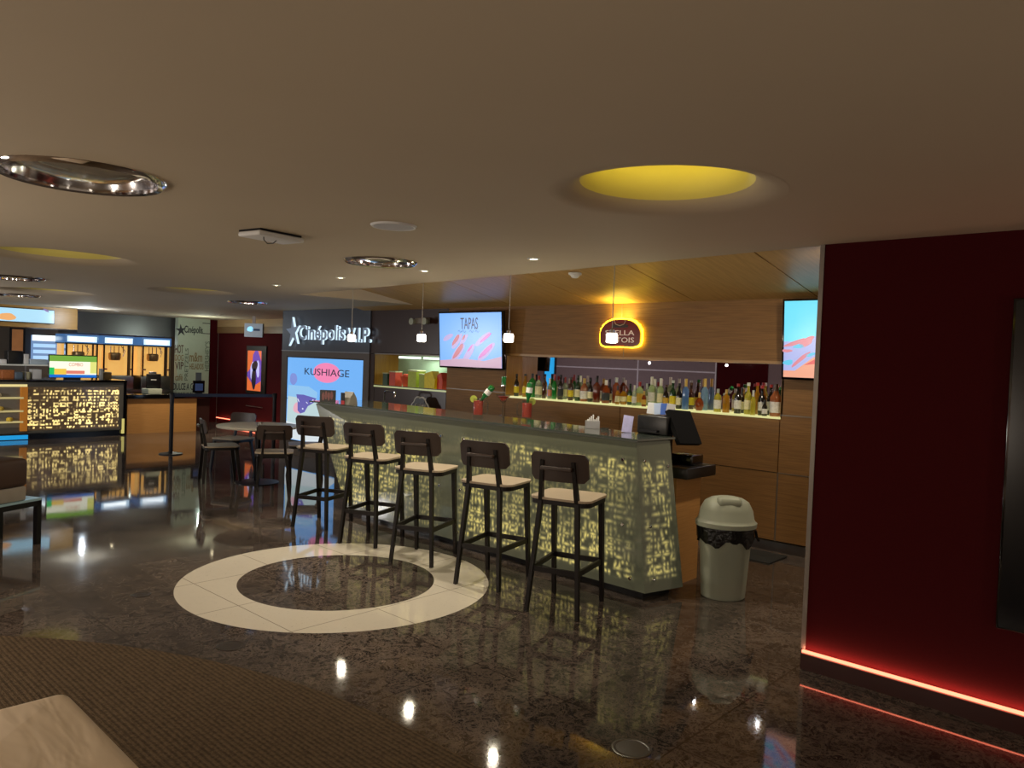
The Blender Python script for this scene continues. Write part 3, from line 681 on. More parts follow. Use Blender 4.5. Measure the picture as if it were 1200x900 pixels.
# ================================================================== BOTTLE SHELF
sh = thing('bottle_shelf', 'glowing pale shelf under the row of bottles', 'shelf', (-4.5, YB, NZ0))
MB().box(NX0+4.5+.002, NX1+4.5-.002, -.012, ND-.012, -.016, 0).build('shelf_top', emat('lit_acrylic', (226, 222, 150), .9), sh)
m_ = thing('wall_mirror', 'long dark tinted mirror behind the liquor bottles', 'mirror', (-4.5, YB+ND, NZ0))
MB().box(NX0+4.5+.002, NX1+4.5-.002, -.01, 0, 0, NZ1-NZ0-.002).build('mirror_glass', M['mirror'], m_)
ZS = NZ0+.0005
def bottle_mesh(kind):
    if kind == 'wine': return [(.033, 0), (.036, .004), (.0365, .16), (.034, .19), (.016, .225), (.0135, .24), (.0135, .285), (.015, .287), (.015, .297)], (.05, .14), .297, 1
    if kind == 'square': return [(.040, 0), (.042, .004), (.043, .165), (.038, .19), (.018, .21), (.014, .22), (.014, .25)], (.04, .14), .25, 1
    if kind == 'round': return [(.035, 0), (.046, .02), (.053, .07), (.050, .115), (.03, .15), (.014, .165), (.013, .21)], (.04, .10), .21, 1
    if kind == 'tall': return [(.036, 0), (.038, .005), (.036, .19), (.034, .21), (.017, .24), (.014, .25), (.014, .31)], (.06, .16), .31, 1
    if kind == 'whisky': return [(.041, 0), (.044, .006), (.046, .12), (.044, .15), (.026, .18), (.016, .20), (.015, .235)], (.03, .115), .235, 1
    if kind == 'slim': return [(.028, 0), (.03, .004), (.03, .15), (.026, .18), (.013, .215), (.011, .225), (.011, .27)], (.04, .13), .27, 1
BC = dict(dark=(16, 12, 12), green=(24, 120, 48), dkgreen=(20, 58, 30), clear=(190, 210, 195), brown=(60, 26, 12), amber=(150, 66, 18), red=(92, 34, 18), gold=(190, 135, 30), yellow=(205, 195, 70), blue=(96, 140, 205), pblue=(130, 170, 205), milky=(190, 215, 160), rose=(140, 80, 48))
LC = dict(yellow=(215, 195, 40), cream=(225, 218, 180), white=(215, 215, 215), pink=(205, 130, 110), black=(40, 46, 54), none=None, gold=(200, 160, 60))
CC = dict(black=(14, 14, 16), red=(150, 30, 30), white=(215, 215, 205), gold=(190, 160, 80), silver=(170, 175, 170), green=(30, 110, 50), brown=(70, 40, 20))
cache = {}
def bottle(px, hpx, kind, col, lab, cap, yy, desc):
    prof, lz, h, _ = bottle_mesh(kind)
    key = (kind, col, lab, cap)
    p = at_y(px, 460, yy)
    dist = (p-cam.location).dot(FW); H = hpx*dist/FPX; s = H/(h+.02)
    t = thing('liquor_bottle', desc, 'bottle', (p.x, yy, ZS), R(random.uniform(-25, 25)+40), 'bottles on the lit shelf')
    t.scale = (min(1.15, max(.8, s)), min(1.15, max(.8, s)), s)
    if key not in cache:
        if col in ('clear', 'pblue', 'blue', 'milky', 'yellow', 'gold', 'amber'): gm = mat('glass_'+col, BC[col], .06, trans=.45 if col != 'clear' else .7, coat=.3)
        else: gm = mat('glass_'+col, BC[col], .08, trans=0, coat=.5)
        sq = (1.0, .8) if kind == 'square' else (1, 1)
        b = MB().lathe(prof, 18, sx=sq[0], sy=sq[1]).build('glass_body', gm, t)
        z0 = prof[-3][1] if kind in ('wine', 'tall', 'slim') else prof[-2][1]
        rr = prof[-1][0]+.0018
        c = MB().lathe([(rr, z0), (rr, h+.02)], 14).build('cap', mat('cap_'+cap, CC[cap], .35), b)
        l = None
        if LC[lab]:
            def rad(z):
                for (r0, a), (r1, b2) in zip(prof[:-1], prof[1:]):
                    if a <= z <= b2: return r0+(r1-r0)*(z-a)/(b2-a)
                return prof[2][0]
            l = MB().lathe([(rad(z)+.0012, z) for z in [lz[0]+(lz[1]-lz[0])*q/4 for q in range(5)]], 18, sx=sq[0], sy=sq[1], cap=False).build('paper_label', mat('label_'+lab, LC[lab], .6, var=.35, scale=55), b)
        cache[key] = (b, c, l)
    else:
        for o in cache[key]:
            if o:
                c = o.copy(); C.objects.link(c); c.parent = t if o is cache[key][0] else body
                if o is cache[key][0]: body = c
F_, B_, G_ = YB+.10, YB+.215, YB+.042
BL = [
 (605, 26, 'wine', 'dark', 'yellow', 'black', F_, 'dark bottle with yellow label, leftmost on the shelf'),
 (615, 27, 'wine', 'gold', 'yellow', 'black', F_, 'amber green bottle with black cap, second from the left end'),
 (623.5, 28, 'square', 'green', 'none', 'black', F_, 'bright green bottle without a label near the left end'),
 (631, 26, 'square', 'clear', 'cream', 'red', F_, 'square clear bottle with cream label and red cap'),
 (637.5, 24, 'slim', 'brown', 'none', 'black', F_, 'slim brown bottle between the clear bottles at left'),
 (644, 24, 'slim', 'clear', 'pink', 'white', F_, 'slim clear bottle with pinkish label beside a green one'),
 (649.5, 29, 'slim', 'green', 'none', 'red', F_, 'slim green bottle with red cap'),
 (656.7, 29, 'wine', 'dark', 'black', 'black', F_, 'almost black bottle right of the red capped green one'),
 (662, 26, 'slim', 'clear', 'cream', 'red', B_, 'pale bottle with red cap standing behind dark ones'),
 (668.7, 27, 'wine', 'brown', 'yellow', 'black', F_, 'brown bottle with a bright yellow square label'),
 (677, 30, 'wine', 'dkgreen', 'cream', 'black', F_, 'dark green bottle with cream label and tall black neck'),
 (680, 29, 'slim', 'clear', 'none', 'white', B_, 'clear bottle with white cap peeking from the second row'),
 (684.5, 27, 'whisky', 'rose', 'white', 'gold', F_, 'rosy amber bottle with white label and gold cap'),
 (691.7, 27, 'wine', 'dark', 'cream', 'black', F_, 'dark bottle with small cream label beside the rosy one'),
 (699, 29, 'square', 'red', 'none', 'black', F_, 'stout dark red bottle without a label'),
 (710, 27, 'whisky', 'amber', 'black', 'white', F_, 'wide amber bottle with a slate grey label'),
 (714.5, 24, 'slim', 'brown', 'cream', 'black', B_, 'small brown bottle behind the wide amber one'),
 (722, 30, 'square', 'amber', 'none', 'silver', B_, 'tall amber bottle with silver cap in the back row'),
 (723.8, 22, 'slim', 'gold', 'cream', 'black', G_, 'short bottle with cream label left of the round golden one'),
 (731, 22, 'round', 'gold', 'cream', 'brown', F_, 'round golden bottle with a brown stopper'),
 (738.5, 25, 'wine', 'dkgreen', 'yellow', 'black', F_, 'dark green bottle with low yellow green label'),
 (743.5, 24, 'slim', 'clear', 'white', 'white', G_, 'clear bottle with blue white label left of the arched one'),
 (749.5, 28, 'square', 'milky', 'gold', 'red', F_, 'arched pale bottle with golden medallion and red stopper'),
 (755, 18, 'slim', 'amber', 'gold', 'gold', G_, 'small short amber bottle in front of clear ones'),
 (758, 26, 'slim', 'clear', 'white', 'silver', B_, 'clear bottle with silver cap in the back row at centre'),
 (763.5, 35, 'tall', 'milky', 'white', 'white', F_, 'tall frosted pale green bottle, left of two tallest'),
 (767, 32, 'tall', 'clear', 'none', 'white', B_, 'tall clear bottle hidden behind the frosted one'),
 (774, 34, 'tall', 'milky', 'cream', 'white', F_, 'tall frosted bottle with round shoulders, right of two tallest'),
 (780.5, 27, 'wine', 'dark', 'gold', 'brown', F_, 'dark wine bottle with amber label above the cash register'),
 (788.5, 33, 'wine', 'dkgreen', 'yellow', 'silver', F_, 'wine bottle with silver neck and yellow label'),
 (796, 30, 'wine', 'dark', 'cream', 'black', F_, 'dark wine bottle with tall cream label left of the blue one'),
 (803.5, 36, 'tall', 'blue', 'none', 'gold', F_, 'tall blue bottle with gold cap'),
 (810, 31, 'wine', 'brown', 'yellow', 'brown', B_, 'brown bottle with yellow label right of the blue one'),
 (820, 21, 'round', 'amber', 'none', 'gold', F_, 'squat round amber bottle'),
 (826, 37, 'tall', 'pblue', 'none', 'gold', B_, 'tall pale blue bottle behind the squat amber one'),
 (841.5, 27, 'square', 'yellow', 'white', 'silver', F_, 'golden bottle with round white label'),
 (851.5, 27, 'square', 'gold', 'none', 'gold', F_, 'golden bottle without a label, right of its pale twin'),
 (865, 35, 'wine', 'dark', 'white', 'red', F_, 'dark wine bottle with white label and red cap, standing apart'),
 (869.5, 30, 'slim', 'dark', 'cream', 'black', B_, 'slim dark bottle half hidden behind the red capped wine'),
 (877, 37, 'wine', 'yellow', 'cream', 'white', F_, 'pale yellow bottle with cream label and white cap'),
 (883, 29, 'slim', 'yellow', 'none', 'white', G_, 'small bright yellow bottle between two taller ones'),
 (887.5, 37, 'wine', 'gold', 'none', 'red', B_, 'yellow bottle with orange red cap in the back row'),
 (893, 35, 'wine', 'dark', 'white', 'red', F_, 'dark bottle with red cap, back row near the right end'),
 (897, 19, 'slim', 'dark', 'white', 'black', G_, 'short black bottle with white label near the right end'),
 (903.5, 36, 'wine', 'dark', 'white', 'red', B_, 'dark wine bottle behind the white labelled whisky'),
 (909.5, 38, 'whisky', 'rose', 'white', 'brown', F_, 'large rosy whisky bottle with white label, last in front'),
 (914.5, 34, 'wine', 'dkgreen', 'yellow', 'green', B_, 'green bottle at the far right end of the shelf')]
for b in BL: bottle(*b)
# niche downlights
for i, px in enumerate((723, 802, 900)):
    p = at_y(px, 424, YB+.12)
    t = thing('niche_spotlight', ['dim small spotlight above the middle of the bottle shelf', 'small bright spotlight above the blue bottle', 'small bright spotlight above the right end of the bottle shelf'][i], 'spotlight', (p.x, YB+.10, NZ1-.001))
    MB().lathe([(.022, 0), (.022, -.006), (.014, -.007)], 18, cap=False).build('trim_ring', M['chrome'], t)
    MB().lathe([(.015, -.004), (.001, -.005)], 16, cap=False).build('lens', emat('niche_lens', (235, 240, 255), 9 if i else 1.5) if i else emat('niche_lens_dim', (200, 190, 180), .8), t)

# ================================================================== SERVICE NICHE at the left
struct(MB().box(WX0, WX1, YB+.42, YB+.44, 1.2, 1.64).build('wall_niche.002', mat('pale_green_tile', (150, 172, 148), .35)))
t = thing('service_shelf', 'lit ledge of the service niche left of the television', 'shelf', (-7.97, YB, 1.2))
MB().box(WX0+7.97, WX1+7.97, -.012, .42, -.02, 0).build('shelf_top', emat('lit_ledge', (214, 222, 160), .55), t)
t = thing('tube_light', 'bright white tube lights inside the service niche', 'lamp', (-7.9, YB+.30, 1.62))
for a, b in ((-.65, -.2), (-.12, .2), (.3, .6)): MB().box(a, b, -.02, .02, -.03, 0, bev=.008).build('tube', emat('tube_white', (225, 245, 225), 2.2), t)
def kb(px, w, h, d, col, name, label, cat, y=YB+.12, shape='box', es=0):
    h *= 1.4; p = at_y(px, 450, y); m = mat('kit_%s%d' % (name, px), col, .5, var=.25, scale=25)
    t = thing(name, label, cat, (p.x, y, 1.2005))
    if shape == 'box':
        mb = MB(); mb.prism([(-w/2, -d/2), (w/2, -d/2), (w/2, d/2), (-w/2, d/2)], 0, h*.94, 'z'); mb.build('body', m, t)
        MB().box(-w/2-.006, w/2+.006, -d/2-.006, d/2+.006, h*.92, h, bev=.004).build('lid', mat('kit_rim', (190, 190, 150), .5), t)
    elif shape == 'bowl':
        MB().lathe([(w*.25, 0), (w*.5, h*.7), (w*.46, h*.72), (w*.22, .01), (.001, .01)], 20, cap=False).build('bowl', m, t)
        mb = MB()
        for k in range(7):
            a = k*2.4; r = w*.24*math.sqrt(k/6); mb.lathe([(.001, -.03), (.025, -.015), (.03, 0), (.025, .02), (.001, .03)], 10, (r*math.cos(a), r*math.sin(a), h*.72))
        mb.build('fruit', m, t)
    else:
        mb = MB(); mb.prism([(-w/2, 0), (w/2, 0), (w*.55, h*.55), (w*.2, h), (-w*.5, h*.85)], -d/2, d/2); mb.build('body', m, t)
    return t
kb(455, .10, .13, .12, (40, 70, 50), 'storage_tin', 'dark green tin on the service ledge, leftmost', 'tin')
kb(463.5, .13, .15, .12, (190, 60, 40), 'storage_tin', 'orange red tin on the service ledge next to the green one', 'tin')
kb(476, .17, .15, .14, (205, 80, 50), 'fruit_bowl', 'bowl of orange red fruit in the service niche', 'bowl', shape='bowl')
kb(488, .17, .17, .16, (170, 185, 60), 'basket', 'yellow green crate in the middle of the service niche', 'crate')
kb(499, .12, .14, .14, (160, 175, 60), 'basket', 'smaller yellow green crate beside the yellow bag', 'crate')
kb(507, .20, .17, .12, (225, 205, 20), 'snack_bag', 'bright yellow bag in the service niche', 'bag', shape='bag', y=YB+.08)
kb(519, .10, .16, .12, (205, 70, 50), 'snack_bag', 'red bag at the right end of the service niche', 'bag', shape='bag')
# sink tap
p = at_y(450, 478, 6.25)
t = thing('sink_tap', 'tall curved chrome tap rising behind the bar', 'tap', (p.x, 6.25, .90))
h = at_y(450, 458, 6.25).z-.9
MB().cyl((0, 0, 0), .025, .03, 16).build('base', M['chrome'], t)
MB().tube([(0, 0, .02), (0, 0, h-.03), (.01, 0, h-.008), (.03, 0, h), (.19, 0, h), (.21, 0, h-.008), (.22, 0, h-.03), (.22, 0, h-.07)], .011).build('spout', M['chrome'], t)
MB().tube([(0, 0, .05), (.05, -.02, .08)], .007).build('lever', M['chrome'], t)
t = thing('sink_counter', 'dark counter run along the back wall under the tap', 'counter', (-7.9, 6.3, 0))
MB().box(-.9, .8, -.25, .29, 0, .86).build('cabinet', M['darkpanel'], t); MB().box(-.92, .82, -.28, .29, .86, .90, bev=.005).build('worktop', M['black'], t)
# cloud shaped dark sign
p = at_y(489, 474, 6.45)
t = thing('cloud_sign', 'cloud shaped dark sign with a pale outline on the back counter', 'sign', (p.x, 6.5, .90))
def cloud(s, zb):
    out = []
    for cx, cz, r in ((-.11, .08, .07), (-.04, .13, .075), (.04, .15, .08), (.11, .10, .08)):
        pass
    for k in range(48):
        a = PI*k/47; rr = .17+.018*abs(math.sin(a*4)); out.append((rr*math.cos(a)*1.05*s, zb+(rr*math.sin(a)*1.25)*s))
    return out
zz = p.z-.9+.02
MB().prism(cloud(1.0, zz-.14), -.008, .0).build('outline', mat('pale_outline', (200, 195, 190), .5), t)
MB().prism(cloud(.84, zz-.125), -.016, -.008).build('panel', M['black'], t)
mb = MB()
for k in range(5):
    x = -.09+k*.045; mb.tube([(x, -.018, zz-.07), (x+.012, -.018, zz-.02), (x+.028, -.018, zz-.06), (x+.03, -.018, zz-.01+.01*(k % 2))], .004, 6)
mb.build('squiggle', mat('pale_outline', (200, 195, 190)), t)
MB().box(-.04, .04, -.03, .03, 0, zz-.12).build('stand', M['black'], t)

# ================================================================== PENDANTS
pn = ['pendant lamp over the bar, leftmost, before the lit letters', 'pendant lamp left of the television, second from the left', 'pendant lamp right of the television', 'pendant lamp in front of the dark red brewery sign']
pg = 'pendant lamps over the bar'
bulbm = emat('pendant_glow', (255, 240, 220), 9)
for i, (x, y, px) in enumerate([(-6.66, 4.78, 412), (-5.49, 4.70, 494), (-4.36, 4.66, 596), (-3.28, 4.62, 717)]):
    p = at_y(px, 396, y); zb = p.z
    if i == 0:
        pe = thing('pendant_lamp', pn[0], 'pendant lamp', (p.x, y, zb), 0, pg)
        MB().lathe([(.001, -.036), (.034, -.036), (.041, -.03), (.042, .02), (.036, .034), (.001, .034)], 22).build('glass_shade', bulbm, pe)
        MB().lathe([(.018, .034), (.018, .06), (.006, .07)], 16).build('socket', M['chrome'], pe)
        MB().tube([(0, 0, .068), (0, 0, zc(4.7)-zb)], .0035, 6).build('cord', mat('grey_cord', (170, 165, 160), .5), pe)
        MB().lathe([(.03, zc(4.7)-zb), (.03, zc(4.7)-zb-.02)], 16).build('ceiling_rose', M['chrome'], pe)
    else: dup(pe, (p.x, y, zb), 0, pn[i])

# ================================================================== SCREENS
def poly_part(name, polys, col, s, parent, y, axis='y', mats=None):
    for q in polys:
        o = MB().prism(q, y-.0012, y, axis).build(name, mats or emat('screen_%d_%d_%d_%d' % (tuple(col)+(int(s*100),)), col, s), parent)
    return o
# television TAPAS
w, h = 1.07, .655
t = thing('television', 'wall television showing the word tapas on blue', 'television', (-6.655, 6.45, 1.845)); t.rotation_euler = (R(4), 0, 0)
MB().box(-w/2-.02, w/2+.02, 0, .05, -h/2-.022, h/2+.018, bev=.006).build('housing', M['blackgloss'], t)
MB().box(-.15, .15, .05, .13, -.1, .1).build('wall_bracket', M['black'], t)
MB().box(-w/2, w/2, -.003, -.0005, -h/2, h/2).build('screen', emat('tv_blue', (112, 176, 255), 1.0), t)
def toast(cx, cz, l, wd, a): return blob(cx, cz, l, wd, 20, a, .06, int(cx*100))
toasts = [toast(-.22, -.02, .13, .035, .75), toast(-.1, .0, .1, .03, .8), toast(-.21, -.16, .16, .055, .75), toast(-.02, -.17, .16, .045, .8), toast(.22, .01, .15, .035, .55), toast(.28, -.14, .17, .05, .6), toast(-.38, .03, .1, .03, .4)]
poly_part('bread', toasts, (190, 170, 225), .9, t, -.003)
poly_part('topping', [blob(cx, cz, l, wd, 18, a, .1, k) for k, (cx, cz, l, wd, a) in enumerate([(-.24, .0, .1, .025, .75), (-.2, -.14, .12, .035, .75), (-.1, .03, .04, .015, .8)])], (205, 110, 125), .9, t, -.0045)
poly_part('pink_topping', [blob(cx, cz, l, wd, 18, a, .1, k) for k, (cx, cz, l, wd, a) in enumerate([(.28, .03, .12, .018, .5), (.28, -.13, .13, .03, .6), (.01, -.1, .06, .015, .7)])], (215, 110, 200), .9, t, -.0045)
poly_part('cloth', [[(-w/2, -h/2), (w/2, -h/2), (w/2, -h/2+.14), (.25, -h/2+.08), (-.1, -h/2+.1), (-w/2, -h/2+.07)]], (205, 165, 190), .9, t, -.0035)
text('lettering', 'TAPAS', .30, .14, .002, emat('navy_ink', (16, 40, 90), .5), t, (.0, -.004, .20))
mb = MB()
for cx in (-.2, -.13, .0, .1): mb.tube([(cx, -.004, .10), (cx+.02, -.004, .12), (cx+.05, -.004, .09), (cx+.07, -.004, .11)], .0018, 5)
mb.build('scribble', emat('pale_navy_ink', (70, 100, 160), .6), t)
# right television
t = thing('television', 'wall television half hidden by the red wall, showing a pastel picture', 'television', (-2.23, 6.47, 1.885)); t.rotation_euler = (R(4), 0, 0)
MB().box(-w/2-.02, w/2+.02, 0, .05, -h/2-.022, h/2+.018, bev=.006).build('housing', M['blackgloss'], t)
MB().box(-.15, .15, .05, .12, -.1, .1).build('wall_bracket', M['black'], t)
MB().box(-w/2, w/2, -.003, -.0005, -h/2, h/2).build('screen', emat('tv_cyan', (105, 226, 255), 1.0), t)
x0 = -w/2
poly_part('pastel_dish', [[(x0, -.27), (w/2, -.27), (w/2, .2), (x0+.24, .02), (x0+.12, -.02), (x0, -.02)]], (175, 185, 240), .95, t, -.003)
poly_part('pink_food', [blob(x0+.10, -.03, .09, .02, 16, .3, .15, 1), blob(x0+.2, -.02, .07, .03, 16, .5, .15, 2), blob(x0+.15, -.17, .09, .018, 16, .7, .15, 3), blob(x0+.03, -.1, .04, .015, 16, 0, .15, 4)], (225, 135, 150), .95, t, -.0045)
poly_part('blue_food', [blob(x0+.13, -.06, .05, .016, 16, .2, .15, 5), blob(x0+.04, -.2, .05, .02, 16, .1, .15, 6), blob(x0+.23, -.13, .04, .016, 16, .3, .15, 7)], (90, 205, 240), .95, t, -.0045)
poly_part('orange_cloth', [[(x0, -h/2), (w/2, -h/2), (w/2, .0), (x0+.26, -.15), (x0+.1, -.27), (x0, -.27)]], (245, 170, 140), .95, t, -.004)
poly_part('red_cloth', [[(x0+.18, -.22), (x0+.3, -.15), (w/2, .0), (w/2, -.1)]], (235, 100, 100), .95, t, -.005)
# dark screen on the red wall at right
a, b = at_y(1192, 350, YR-.03), at_y(1170, 735, YR-.03)
t = thing('wall_screen', 'unlit black portrait screen on the dark red wall at the right edge', 'screen', (-.69, YR-.03, 1.2))
MB().box(0, .95, -.02, .03, b.z-1.2, a.z-1.2, bev=.004).build('housing', M['blackgloss'], t)
MB().box(.012, .938, -.024, -.02, b.z-1.19, a.z-1.21).build('screen_glass', mat('dark_screen', (4, 6, 12), .2), t)
# large video wall
t = thing('video_wall', 'large blue video wall advertising kushiage beside the bar', 'screen', (-9.98, YB-.01, .885))
W2, H2 = 1.02, .675
MB().box(-W2, W2, -.0, .05, -H2, H2).build('housing', M['black'], t)
vb = emat('video_blue', (112, 178, 246), 1.0)
for sx in (0, 1):
    for sz in (0, 1): MB().box(-W2+.02+sx*(W2-.018), -.006+sx*(W2-.014), -.006, -.001, -H2+.02+sz*(H2-.018), -.006+sz*(H2-.014)).build('screen_panel', vb, t)
Y0 = -.007
def vp(px, py): q = at_y(px, py, YB-.017); return (q.x+9.98, q.z-.885)
poly_part('pink_disc', [blob(*vp(382.5, 437), .355, .15, 40)], (255, 140, 190), .9, t, Y0)
poly_part('cream_cloth', [[vp(337.5, 464), vp(372, 469), vp(380, 500), (-.35, -H2+.03), (-W2+.03, -H2+.03)]], (196, 222, 226), .9, t, Y0)
poly_part('white_strip', [[(-W2+.03, -H2+.03), (.5, -H2+.03), (.2, -.47), (-W2+.03, -.37)]], (225, 235, 240), .9, t, Y0-.003)
poly_part('white_haze', [[vp(338, 451), vp(362, 453), vp(372, 460), vp(371, 469), vp(337.5, 464)]], (150, 205, 250), .9, t, Y0)
poly_part('pink_glow', [blob(*vp(350, 478), .14, .1, 24, 0, .1, 3)], (240, 180, 200), .9, t, Y0-.0015)
poly_part('purple_sauce', [[vp(347.5, 462), vp(356, 462.5), vp(371, 467), vp(368, 472), vp(361, 476), vp(357, 483), vp(352, 484.5), vp(349, 481), vp(349, 471)]], (104, 100, 190), .85, t, Y0-.003)
poly_part('sparkle', [blob(*vp(350, 469), .04, .01, 10, -.8), blob(*vp(366, 470), .05, .01, 10, .6), blob(*vp(355, 479), .02, .012, 10), blob(*vp(360, 472), .03, .006, 10, -.5)], (235, 240, 255), 1, t, Y0-.0045)
poly_part('violet_shade', [blob(*vp(344, 444), .10, .10, 20, 0, .05, 4)], (130, 150, 225), .9, t, Y0)
c = vp(382.5, 436.5)
text('lettering', 'KUSHIAGE', 1.18, .105, .002, emat('slate_ink', (50, 60, 90), .5), t, (c[0], Y0-.003, c[1]), label='dark word KUSHIAGE')
# lit letters and star on the slate panel
t = thing('lit_sign', 'raised grey letters with glowing white sides spelling Cinepolis VIP', 'sign', (-10.0, YB-.02, 1.95))
face = mat('letter_face', (140, 156, 178), .5, emit=(120, 140, 170), es=.25); glow = emat('letter_glow', (205, 232, 250), 1.3)
a, b = at_y(351, 390, YB-.06), at_y(436, 392, YB-.06); zt = at_y(395, 381, YB-.06).z; zb = at_y(395, 404, YB-.06).z
text('lettering', 'Cinépolis', (b.x-a.x)*.66, (zt-zb)*1.0, .032, [face, glow], t, (a.x+10.0+(b.x-a.x)*.335, -.035, (zt+zb)/2-1.95), bold=.02)
z2t = at_y(395, 383.5, YB-.06).z; z2b = at_y(395, 400, YB-.06).z
text('lettering', 'V.I.P.', (b.x-a.x)*.31, (z2t-z2b), .032, [face, glow], t, (a.x+10.0+(b.x-a.x)*.845, -.035, (z2t+z2b)/2-1.95-.01), bold=.02)
def star(cx, cz, r, ang=0):
    # five curved limbs of a leaping star figure
    out = []
    for k in range(10):
        a = PI/2+ang+k*PI/5; rr = r if k % 2 == 0 else r*.36
        if k in (4, 6): rr = r*1.08
        out.append((cx+rr*math.cos(a)*.85, cz+rr*math.sin(a)))
    return out
c = at_y(345, 389, YB-.06)
mb = MB(); st = star(c.x+10.0, c.z-1.95, .235, .12); mb.prism(st[::1], -.07, -.03, 'y', 0, 1); mb.build('star_figure', [face, glow], t)
# brewery sign
t = thing('brewery_sign', 'dark red sign with yellow glowing edge reading stella artois', 'sign', (-4.55, YB-.03, 1.93))
def sg(s, wob=0):
    out = []
    for k in range(56):
        a = 2*PI*k/56; x = .25*math.copysign(abs(math.cos(a))**.62, math.cos(a)); z = .15*math.copysign(abs(math.sin(a))**(.75 if math.sin(a) > 0 else .4), math.sin(a))
        if z > 0: x *= 1-.22*(z/.15)**1.5
        else: z += .02*(1-(x/.25)**2)
        r = 1+wob*abs(math.sin(9*a))*(1 if math.sin(a) > .2 else .2)
        out.append((x*s*r, z*s*r-.0))
    return out
MB().prism(sg(1.07, .05), -.0, .012).build('neon_edge', emat('neon_yellow', (255, 208, 30), 11), t)
MB().prism(sg(1.0), -.02, .0).build('sign_face', mat('brewery_red', (110, 16, 18), .3, coat=.4), t)
MB().prism([(p[0]*.96, p[1]*.35+.085) for p in sg(.42)], -.024, -.02).build('crest', mat('crest_dark', (50, 38, 40), .4), t)
mb = MB(); mb.tube([(-.075, -.026, .14), (-.05, -.026, .10), (0, -.026, .085), (.05, -.026, .10), (.075, -.026, .14)], .004); mb.build('crest_line', mat('crest_line', (170, 160, 150), .4), t)
cream = mat('cream_letter', (214, 196, 186), .4, emit=(214, 196, 186), es=.25)
text('lettering', 'STELLA', .36, .052, .004, cream, t, (-.0, -.021, .012)); text('lettering', 'ARTOIS', .36, .052, .004, cream, t, (-.0, -.021, -.062))
mb = MB(); mb.box(-.06, .06, -.023, -.02, -.125, -.112); mb.build('red_line', mat('bright_red', (190, 50, 30), .4), t)
MB().tube([(0, .004, .16), (0, .004, .32)], .003, 6).build('cord', M['trim'], t)
MB().tube([(0.04, .004, -.14), (0.04, .004, -.24)], .003, 6).build('power_cord', M['trim'], t)
# emergency light on the dark panel
p = at_y(494, 376, YB-.05); t = thing('emergency_light', 'pale twin emergency lamp high on the dark wall left of the television', 'emergency lamp', (p.x, YB-.04, p.z))
MB().box(-.12, .12, -.03, .04, -.04, .04, bev=.012).build('housing', mat('grey_box', (120, 112, 104), .5), t)
for s in (-.16, .10): MB().lathe([(.03, 0), (.045, .05)], 16).build('lamp_head', M['greyplastic'], t, (s+.03, -.03, -.01), (PI/2, 0, 0))

# ================================================================== WEST END: KIOSK
KX = -14.6
kz = at_x(147, 448, KX).z
kiosk = thing('refreshment_kiosk', 'refreshment kiosk with glowing golden lattice front and black top', 'kiosk', (KX, 4.2, 0))
def K(x, y, z): return (x-KX, y-4.2, z)
klat = pattern_mat('lit_lattice', 1, .052, .14, (255, 224, 140), (96, 78, 58), .28, .875, .145, [], 1.5, .72, .75)
yl = at_x(33, 480, KX).y-4.2; yr = at_x(139, 480, KX).y-4.2; ye = at_x(147, 480, KX).y-4.2
MB().box(-.02, 0, yl, yr, .14, .88).build('lattice_panel', klat, kiosk)
mb = MB(); mb.box(-.05, -.02, -2.2, ye, .1, .96); mb.box(-1.0, -.05, ye-.07, ye-.05, .1, .96); mb.box(-.03, .004, yr, ye-.04, .1, .93, 0); mb.box(-.03, .004, yl, yr, .88, .93); mb.box(-.03, .004, yl, yr, .1, .14)
mb.build('body', mat('kiosk_grey', (84, 82, 76), .4), kiosk)
MB().box(-1.0, .03, -2.2, ye+.01, .96, 1.0, bev=.006).build('black_top', M['blackgloss'], kiosk)
MB().box(-.8, .01, ye-.035, ye+.01, 0, .96).build('end_post', M['blackgloss'], kiosk)
MB().box(-.02, .02, ye-.06, ye-.02, .03, .3).build('corner_light', emat('corner_yellow', (225, 210, 120), .8), kiosk)
mb = MB(); mb.prism([(-.02, -2.2), (.06, -2.0), (.09, -1.0), (.08, 0), (.03, ye-.1), (-.05, ye-.05), (-.5, ye-.05), (-.5, -2.2)], 0, .09, 'z'); mb.build('plinth', mat('blue_black', (14, 20, 30), .2), kiosk)
MB().box(.075, .095, -1.6, yl-.02, .01, .08).build('blue_strip', emat('blue_led', (20, 150, 215), 1.0), kiosk)
# display case at its left
MB().box(0, .012, -1.6, yl-.02, .88, .92).build('case_light', emat('case_glow', (240, 220, 150), .9), kiosk)
MB().box(-.018, -.012, -1.6, yl-.02, .2, .88).build('case_back', mat('case_grey', (110, 104, 96), .4), kiosk)
for z in (.68, .46, .28): MB().box(-.01, .05, -1.6, yl-.08, z, z+.03, bev=.004).build('case_shelf', emat('shelf_glow', (225, 205, 140), .6), kiosk)
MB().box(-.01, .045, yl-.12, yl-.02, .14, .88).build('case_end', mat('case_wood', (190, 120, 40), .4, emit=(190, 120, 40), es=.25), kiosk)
for i, (y, z, c, n_) in enumerate([(-.55, .312, (225, 190, 60), 'golden cake on the second shelf of the kiosk case'), (-.68, .492, (200, 170, 70), 'yellow pastry on the middle shelf of the kiosk case'), (-.82, .492, (225, 215, 190), 'white cake on the middle shelf of the kiosk case'), (-.72, .712, (235, 225, 190), 'cream cake on the top shelf of the kiosk case'), (-.85, .312, (160, 190, 130), 'green dessert on the lowest shelf of the kiosk case')]):
    tag(MB().lathe([(.04, 0), (.05, .02), (.048, .05), (.03, .065), (.001, .07)], 16).build('cake', mat('cake%d' % i, c, .5, var=.25), loc=(KX+.055, 4.2+y, z)), n_, 'cake')
